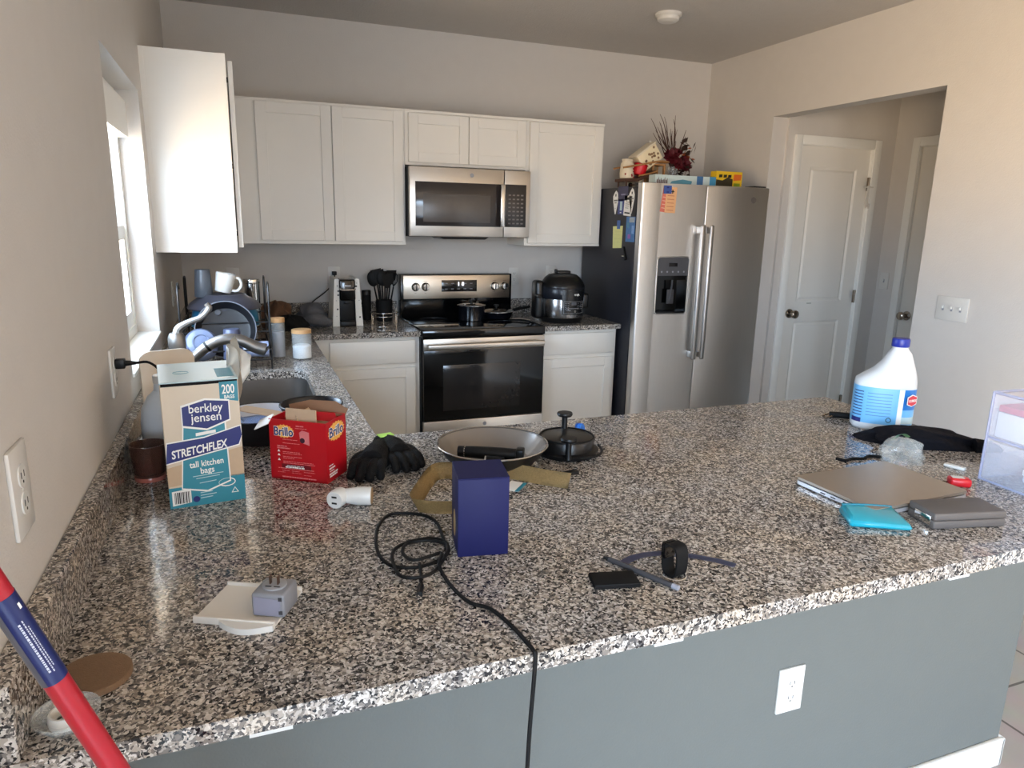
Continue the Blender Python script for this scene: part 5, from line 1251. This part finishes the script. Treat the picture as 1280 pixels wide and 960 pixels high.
t, pr = side_card('fridge_magnet', 'small blue card magnet with a white patch', 'magnet', -.525, -.595, 1.590, 1.680, mat('card_blue', (48, 62, 130), .4)); pr(-.25, .5, -.5, .7, PALE); pr(-.2, .3, -.85, -.72, WHITE)
t, pr = side_card('paper_note', 'white printed note beside the small blue card', 'note', -.600, -.690, 1.580, 1.700, WHITE, rot=-4)
pr(-.4, .3, .62, .82, INK); pr(-.7, .7, -.78, -.64, INK)
for k in range(4): pr(-.6, .5-.1*k, .35-.2*k, .40-.2*k, PG)
t, pr = side_card('photo_strip', 'blue photo strip on the refrigerator side', 'photo', -.640, -.745, 1.425, 1.575, mat('strip_blue', (52, 112, 172), .3, var=.35, vscale=60))
pr(-.3, .85, .55, .95, mat('strip_pale', (160, 172, 180), .4, var=.4, vscale=90)); pr(-.8, -.3, .1, .55, mat('strip_teal', (70, 130, 160), .4, var=.4, vscale=90)); pr(-.5, .1, -.75, -.4, mat('strip_pink', (150, 90, 170), .4, var=.3, vscale=80)); pr(.3, .85, -.35, .3, mat('strip_light', (120, 160, 210), .4, var=.4, vscale=90))
t, pr = side_card('paper_note', 'pale yellow notepad sheet under a blue clip', 'note', -.475, -.598, 1.378, 1.520, mat('note_yellow', (222, 222, 150), .6), poly=[(-.85, -1), (.95, -.92), (1, 1), (-1, .92)])
for k in range(4): pr(-.6, .7, .5-.32*k, .515-.32*k, mat('note_line', (190, 196, 140), .6))
t, pr = side_card('magnet_clip', 'blue magnetic clip holding the yellow note', 'clip', -.530, -.568, 1.500, 1.552, mat('clip_blue', (56, 100, 168), .35)); t.location.x -= .0022
t2 = thing('magnet_clip', 'black magnetic clip below the yellow note', 'clip', (SXp, -.645, 1.355))
m = MB(); m.box(-.012, 0, -.011, .011, -.045, .040, bev=.003, M=Matrix.Rotation(rad(-28), 4, 'X')); m.build('clip_body', BLK, t2)
MB().cyl((-.014, -.012, -.02), (-.014, .012, -.02), .004, seg=10).build('clip_hinge', STEELP, t2)
def front_card(name, label, cat, x0, x1, z0, z1, m, y=FY, th=.0014, rot=0, poly=None):
    t = thing(name, label, cat, ((x0+x1)/2, y-.0002, (z0+z1)/2)); a, b = (x1-x0)/2, (z1-z0)/2; c, s = math.cos(rad(rot)), math.sin(rad(rot))
    MB().prism([((x*a)*c-(y_*b)*s, (x*a)*s+(y_*b)*c) for x, y_ in (poly or [(-1, -1), (1, -1), (1, 1), (-1, 1)])], 0, th, FM((0, 0, 0), X, Z)).build('card', m, t)
    return t, (lambda u0, u1, w0, w1, mm, nm='print': MB().prism([((u*a)*c-(w_*b)*s, (u*a)*s+(w_*b)*c) for u, w_ in ((u0, w0), (u1, w0), (u1, w1), (u0, w1))], th, th+.0004, FM((0, 0, 0), X, Z)).build(nm, mm, t))
t, pr = front_card('paper_note', 'red-edged paper note under the orange one on the freezer door', 'note', 2.690, 2.745, 1.605, 1.745, mat('note_red', (206, 110, 92), .6), rot=-7)
for k in range(5): pr(-.8, .6, .5-.3*k, .56-.3*k, mat('note_pale', (226, 180, 160), .6))
t, pr = front_card('paper_note', 'orange printed note on the freezer door', 'note', 2.716, 2.790, 1.602, 1.752, mat('note_orange', (222, 170, 122), .6), y=FY-.0018, rot=-2)
for k in range(5): pr(-.7, .6, .3-.28*k, .36-.28*k, mat('note_ink', (190, 120, 84), .6))
pr(-.1, .5, .62, .70, INK); pr(.1, .3, .5, .8, INK)
t, pr = front_card('fridge_magnet', 'square blue magnet holding the orange note', 'magnet', 2.698, 2.752, 1.713, 1.760, mat('magnet_blue', (58, 84, 152), .4), y=FY-.0036, th=.003); pr(-.3, .3, .35, .7, NAVY); pr(-.3, .3, -.75, -.45, NAVY)

# ------------------------------------------------------------------ on top of the refrigerator
TZ = 1.7525
t = thing('pale_blue_box', 'long pale blue food-wrap box on top of the refrigerator', 'box', (2.745, -.640, TZ))
w_, d_, h_ = .450, .075, .082
m = MB(); m.box(0, w_, 0, d_, 0, h_, bev=.001, seg=1); m.build('carton', mat('wrap_pale', (206, 222, 220), .45, var=.03), t)
fb = FM((0, -.0004, 0), X, Z)
MB().prism([(.10, .018), (.26, .018), (.27, .05), (.20, .058), (.12, .045)], 0, .0004, fb).build('blue_print', mat('wrap_blue', (96, 156, 176), .45), t)
MB().prism([(.305, 0), (.352, 0), (.352, h_), (.305, h_)], 0, .0004, fb).build('blue_band', mat('band_blue', (72, 118, 168), .45), t)
MB().prism([(.402, 0), (.450, 0), (.450, h_), (.402, h_)], 0, .0004, fb).build('blue_end', mat('end_blue', (72, 146, 186), .45), t)
m = MB(); q = random.Random(8)
for k in range(9): m.prism([(.01+.009*k, .012), (.017+.009*k, .012), (.016+.009*k, .05+.02*q.random()), (.011+.009*k, .05)], 0, .0004, fb)
m.build('berry_print', mat('berry', (96, 44, 40), .5), t)
t = thing('yellow_box', 'yellow and black food-wrap box at the right of the refrigerator top', 'box', (3.200, -.635, TZ), rad(1))
w_, d_, h_ = .205, .06, .122
MB().box(0, w_, 0, d_, 0, h_, bev=.001, seg=1).build('carton', mat('wrap_yellow', (226, 186, 40), .45, var=.04), t)
MB().prism([(0, 0), (.13, 0), (.13, .075), (.09, .085), (.05, .065), (0, .07)], 0, .0004, fb).build('dark_print', mat('wrap_dark', (58, 50, 34), .45), t)
MB().prism([(.135, .065), (.195, .070), (.198, .105), (.138, .105)], 0, .0004, fb).build('orange_print', mat('wrap_orange', (216, 104, 40), .45), t)
MB().prism([(.140, .01), (.190, .01), (.190, .05), (.140, .05)], 0, .0004, fb).build('green_print', mat('wrap_green', (140, 156, 40), .45), t)
for k in range(3): MB().prism([(.02+.036*k, .082), (.046+.036*k, .084), (.046+.036*k, .102), (.02+.036*k, .100)], 0, .0008, fb).build('letter_block', INK, t)
MB().box(w_, w_+.001, .001, d_-.001, .001, h_-.001).build('end_panel', mat('wrap_end', (64, 56, 66), .5), t)
# wooden cart decoration with pots
WOOD = mat('cart_wood', (170, 122, 74), .6, var=.15, vscale=40); DKW = mat('cart_dark', (74, 46, 32), .7, var=.2)
CRM = mat('cream_pot', (216, 204, 180), .5, var=.04)
t = thing('toy_cart', 'rustic wooden toy cart decoration on top of the refrigerator', 'decoration', (2.590, -.470, TZ))
m = MB(); m.prism([(.0, .038), (.105, .042), (.23, .10), (.225, .116), (.10, .062), (.0, .056)], -.06, .06, FM((0, 0, 0), X, Z)); m.build('cart_bed', DKW, t)
for s in (-1, 1):
    m = MB(); m.tube([(-.012, s*.062, .120), (.12, s*.062, .145), (.25, s*.055, .170), (.315, s*.035, .172)], .0055, 8, 3); m.build('rail', WOOD, t)
m = MB(); m.tube([(.315+.030*math.cos(a), .036*math.sin(a), .171) for a in [2*PI*k/20 for k in range(20)]], .006, 8, 1, True); m.build('handle_ring', WOOD, t)
m = MB(); m.tube([(.10, -.064, .075), (.20, -.064, .098), (.235, -.06, .112)], .005, 8, 3); m.build('lower_rail', WOOD, t)
for y in (-.066, .066):
    m = MB(); m.tube([(.116+.019*math.cos(a), y, .024+.019*math.sin(a)) for a in [2*PI*k/20 for k in range(20)]], .005, 8, 1, True); w0 = m.build('wheel', mat('wheel_pale', (176, 168, 150), .5), t)
    MB().cyl((.116, y-.004, .024), (.116, y+.004, .024), .016, seg=20).build('wheel_disc', BLK, w0)
MB().cyl((.116, -.07, .024), (.116, .07, .024), .004, seg=8).build('axle', DKW, t)
m = MB(); m.cyl((.022, -.05, 0), (.022, -.05, .04), .006, seg=8); m.cyl((.022, .05, 0), (.022, .05, .04), .006, seg=8); m.build('cart_leg', DKW, t)
t = thing('cream_pot', 'cream pot with red berries on the toy cart', 'pot', (2.634, -.480, TZ+.0565))
MB().lathe([(.034, 0), (.042, .006), (.045, .03), (.041, .09), (.032, .104), (.036, .118), (.030, .120), (0, .118)], 32).build('pot_body', CRM, t)
m = MB(); q = random.Random(15)
for k in range(7):
    a = rad(200+q.uniform(0, 120)); z = q.uniform(.01, .06); m.ball((.044*math.cos(a), .044*math.sin(a), z), .006, seg=8)
m.build('berries', mat('berry_red', (140, 24, 26), .4), t)
t = thing('red_pot', 'bright red pot on the toy cart', 'pot', (2.715, -.485, TZ+.082))
m = MB(); m.lathe([(.034, 0), (.040, .01), (.044, .065), (.040, .068), (.036, .06), (0, .055)], 28, Matrix.Rotation(rad(14), 4, 'Y')); m.build('pot_body', mat('pot_red', (200, 18, 36), .4), t)
MB().tube([tuple(Matrix.Rotation(rad(14), 4, 'Y') @ Vector((.0445*math.cos(a), .0445*math.sin(a), .066))) for a in [2*PI*k/28 for k in range(28)]], .003, 6, 1, True).build('rim', mat('pot_red_rim', (160, 14, 28), .4), t)
t = thing('floral_tin', 'cream floral tin tipped up on the toy cart', 'tin', (2.765, -.455, TZ+.125))
M = Matrix.Translation((.02, 0, .070)) @ Matrix.Rotation(rad(-36), 4, 'Y')
m = MB(); m.box(-.080, .075, -.05, .05, -.055, .055, bev=.006, M=M); m.build('tin_body', mat('tin_cream', (226, 212, 178), .45, var=.04), t)
m = MB(); q = random.Random(23)
for k in range(16):
    u, v = q.uniform(-.065, .06), q.uniform(-.042, .042); m.lathe([(.008, 0), (.007, .001), (0, .001)], 10, M @ FM((u, -.0502, v), X, Z))
m.build('flower_print', mat('tin_print', (140, 112, 84), .6), t)
m = MB(); m.box(-.084, .079, -.054, .054, .050, .062, bev=.003, M=M); m.build('tin_lid', CRM, t)
MB().ball(tuple(M @ Vector((.075, 0, .066))), .008, seg=10).build('lid_knob', WHITEP, t)
t = thing('wooden_frame', 'small wooden lantern frame between the toy cart and the flower vase', 'lantern', (2.875, -.420, TZ))
m = MB()
for x in (-.042, .042):
    for y in (-.042, .042): m.box(x-.006, x+.006, y-.006, y+.006, 0, .150)
m.box(-.050, .050, -.050, .050, 0, .012); m.box(-.050, .050, -.050, .050, .150, .160)
m.build('frame', WOOD, t)
MB().box(-.036, .036, .036, .040, .012, .150).build('back_panel', mat('lantern_back', (140, 122, 92), .6), t)
MB().lathe([(.022, .012), (.024, .06), (.022, .085), (0, .085)], 20).build('candle', mat('candle', (170, 150, 110), .6), t)
t = thing('flower_vase', 'clear glass vase of burgundy flowers and dry twigs on the refrigerator', 'vase', (3.025, -.400, TZ))
MB().lathe([(.040, 0), (.044, .004), (.040, .05), (.032, .10), (.040, .15), (.0375, .15), (.0295, .10), (.037, .05), (.038, .01), (0, .008)], 32).build('vase', GLASS, t)
MB().lathe([(.034, .009), (.034, .045), (0, .05)], 24).build('white_stones', WHITEP, t)
TW = mat('twig_brown', (74, 50, 42), .8, var=.2); BUR = mat('petal_burgundy', (112, 26, 40), .6, var=.2, vscale=60); ORL = mat('leaf_orange', (186, 96, 44), .6, var=.25, vscale=80); DKL = mat('leaf_dark', (64, 44, 34), .7, var=.25, vscale=80)
q = random.Random(17)
for k in range(26):
    dx = q.uniform(-.15, .06)+(.0 if k % 3 else -.02); dy = q.uniform(-.05, .06); top = q.uniform(.30, .47)-(.05 if dx > 0 else 0)
    bx, by = q.uniform(-.014, .014), q.uniform(-.014, .014)
    MB().tube([(bx, by, .03), (bx*1.2, by*1.2, .14), (bx+dx*.35, by+dy*.35, .24), (bx+dx*.75+q.uniform(-.012, .012), dy*.8, top*.85), (bx+dx, dy, top)], .002, 5, 3, radii=[.0036, .0036, .0032, .0026, .0012]).build('twig', TW, t)
def flower(c, r, n, m_, up):
    mb = MB(); up = Vector(up).normalized(); a0 = up.orthogonal().normalized(); b0 = up.cross(a0)
    for ring, (rr, tilt, cnt) in enumerate(((r, .25, n), (r*.75, .6, n-2), (r*.45, 1.0, max(4, n-4)))):
        for k in range(cnt):
            a = 2*PI*k/cnt+ring*.4; d = a0*math.cos(a)+b0*math.sin(a); s = up.cross(d); L = []
            e = d*math.cos(tilt)+up*math.sin(tilt); wv = rr*.42
            pts = [Vector(c), Vector(c)+e*rr*.5+s*wv, Vector(c)+e*rr+up*rr*.12, Vector(c)+e*rr*.5-s*wv]
            vs = [mb.bm.verts.new(p) for p in pts]; mb.bm.faces.new(vs)
    bmesh.ops.solidify(mb.bm, geom=mb.bm.faces[:], thickness=.0015)
    return mb.build('flower', m_, t, smooth=60)
flower((-.048, -.045, .205), .062, 10, BUR, (-.3, -.8, .4)); flower((.045, -.050, .165), .062, 10, BUR, (.2, -.9, .3)); flower((.0, -.04, .235), .045, 9, BUR, (0, -.6, .8)); flower((.075, -.02, .215), .042, 8, ORL, (.6, -.6, .5)); flower((-.005, -.06, .165), .045, 9, BUR, (0, -1, .1))
m = MB()
for k in range(80):
    c = Vector((q.gauss(.072, .024), q.gauss(-.02, .03), q.uniform(.06, .33))); d = Vector((q.gauss(0, 1), q.gauss(0, 1), q.gauss(0, 1))).normalized(); s = d.orthogonal().normalized(); r = q.uniform(.016, .032)
    vs = [m.bm.verts.new(c+p) for p in (-d*r, s*r*.5, d*r, -s*r*.5)]; m.bm.faces.new(vs)
bmesh.ops.solidify(m.bm, geom=m.bm.faces[:], thickness=.001)
m.build('dry_leaves', DKL, t)
m = MB()
for k in range(26):
    c = Vector((q.gauss(.088, .018), q.gauss(-.03, .025), q.uniform(.17, .27))); d = Vector((q.gauss(0, 1), q.gauss(0, 1), q.gauss(0, 1))).normalized(); s = d.orthogonal().normalized(); r = q.uniform(.010, .020)
    vs = [m.bm.verts.new(c+p) for p in (-d*r, s*r*.55, d*r, -s*r*.55)]; m.bm.faces.new(vs)
bmesh.ops.solidify(m.bm, geom=m.bm.faces[:], thickness=.001)
m.build('orange_leaves', ORL, t)
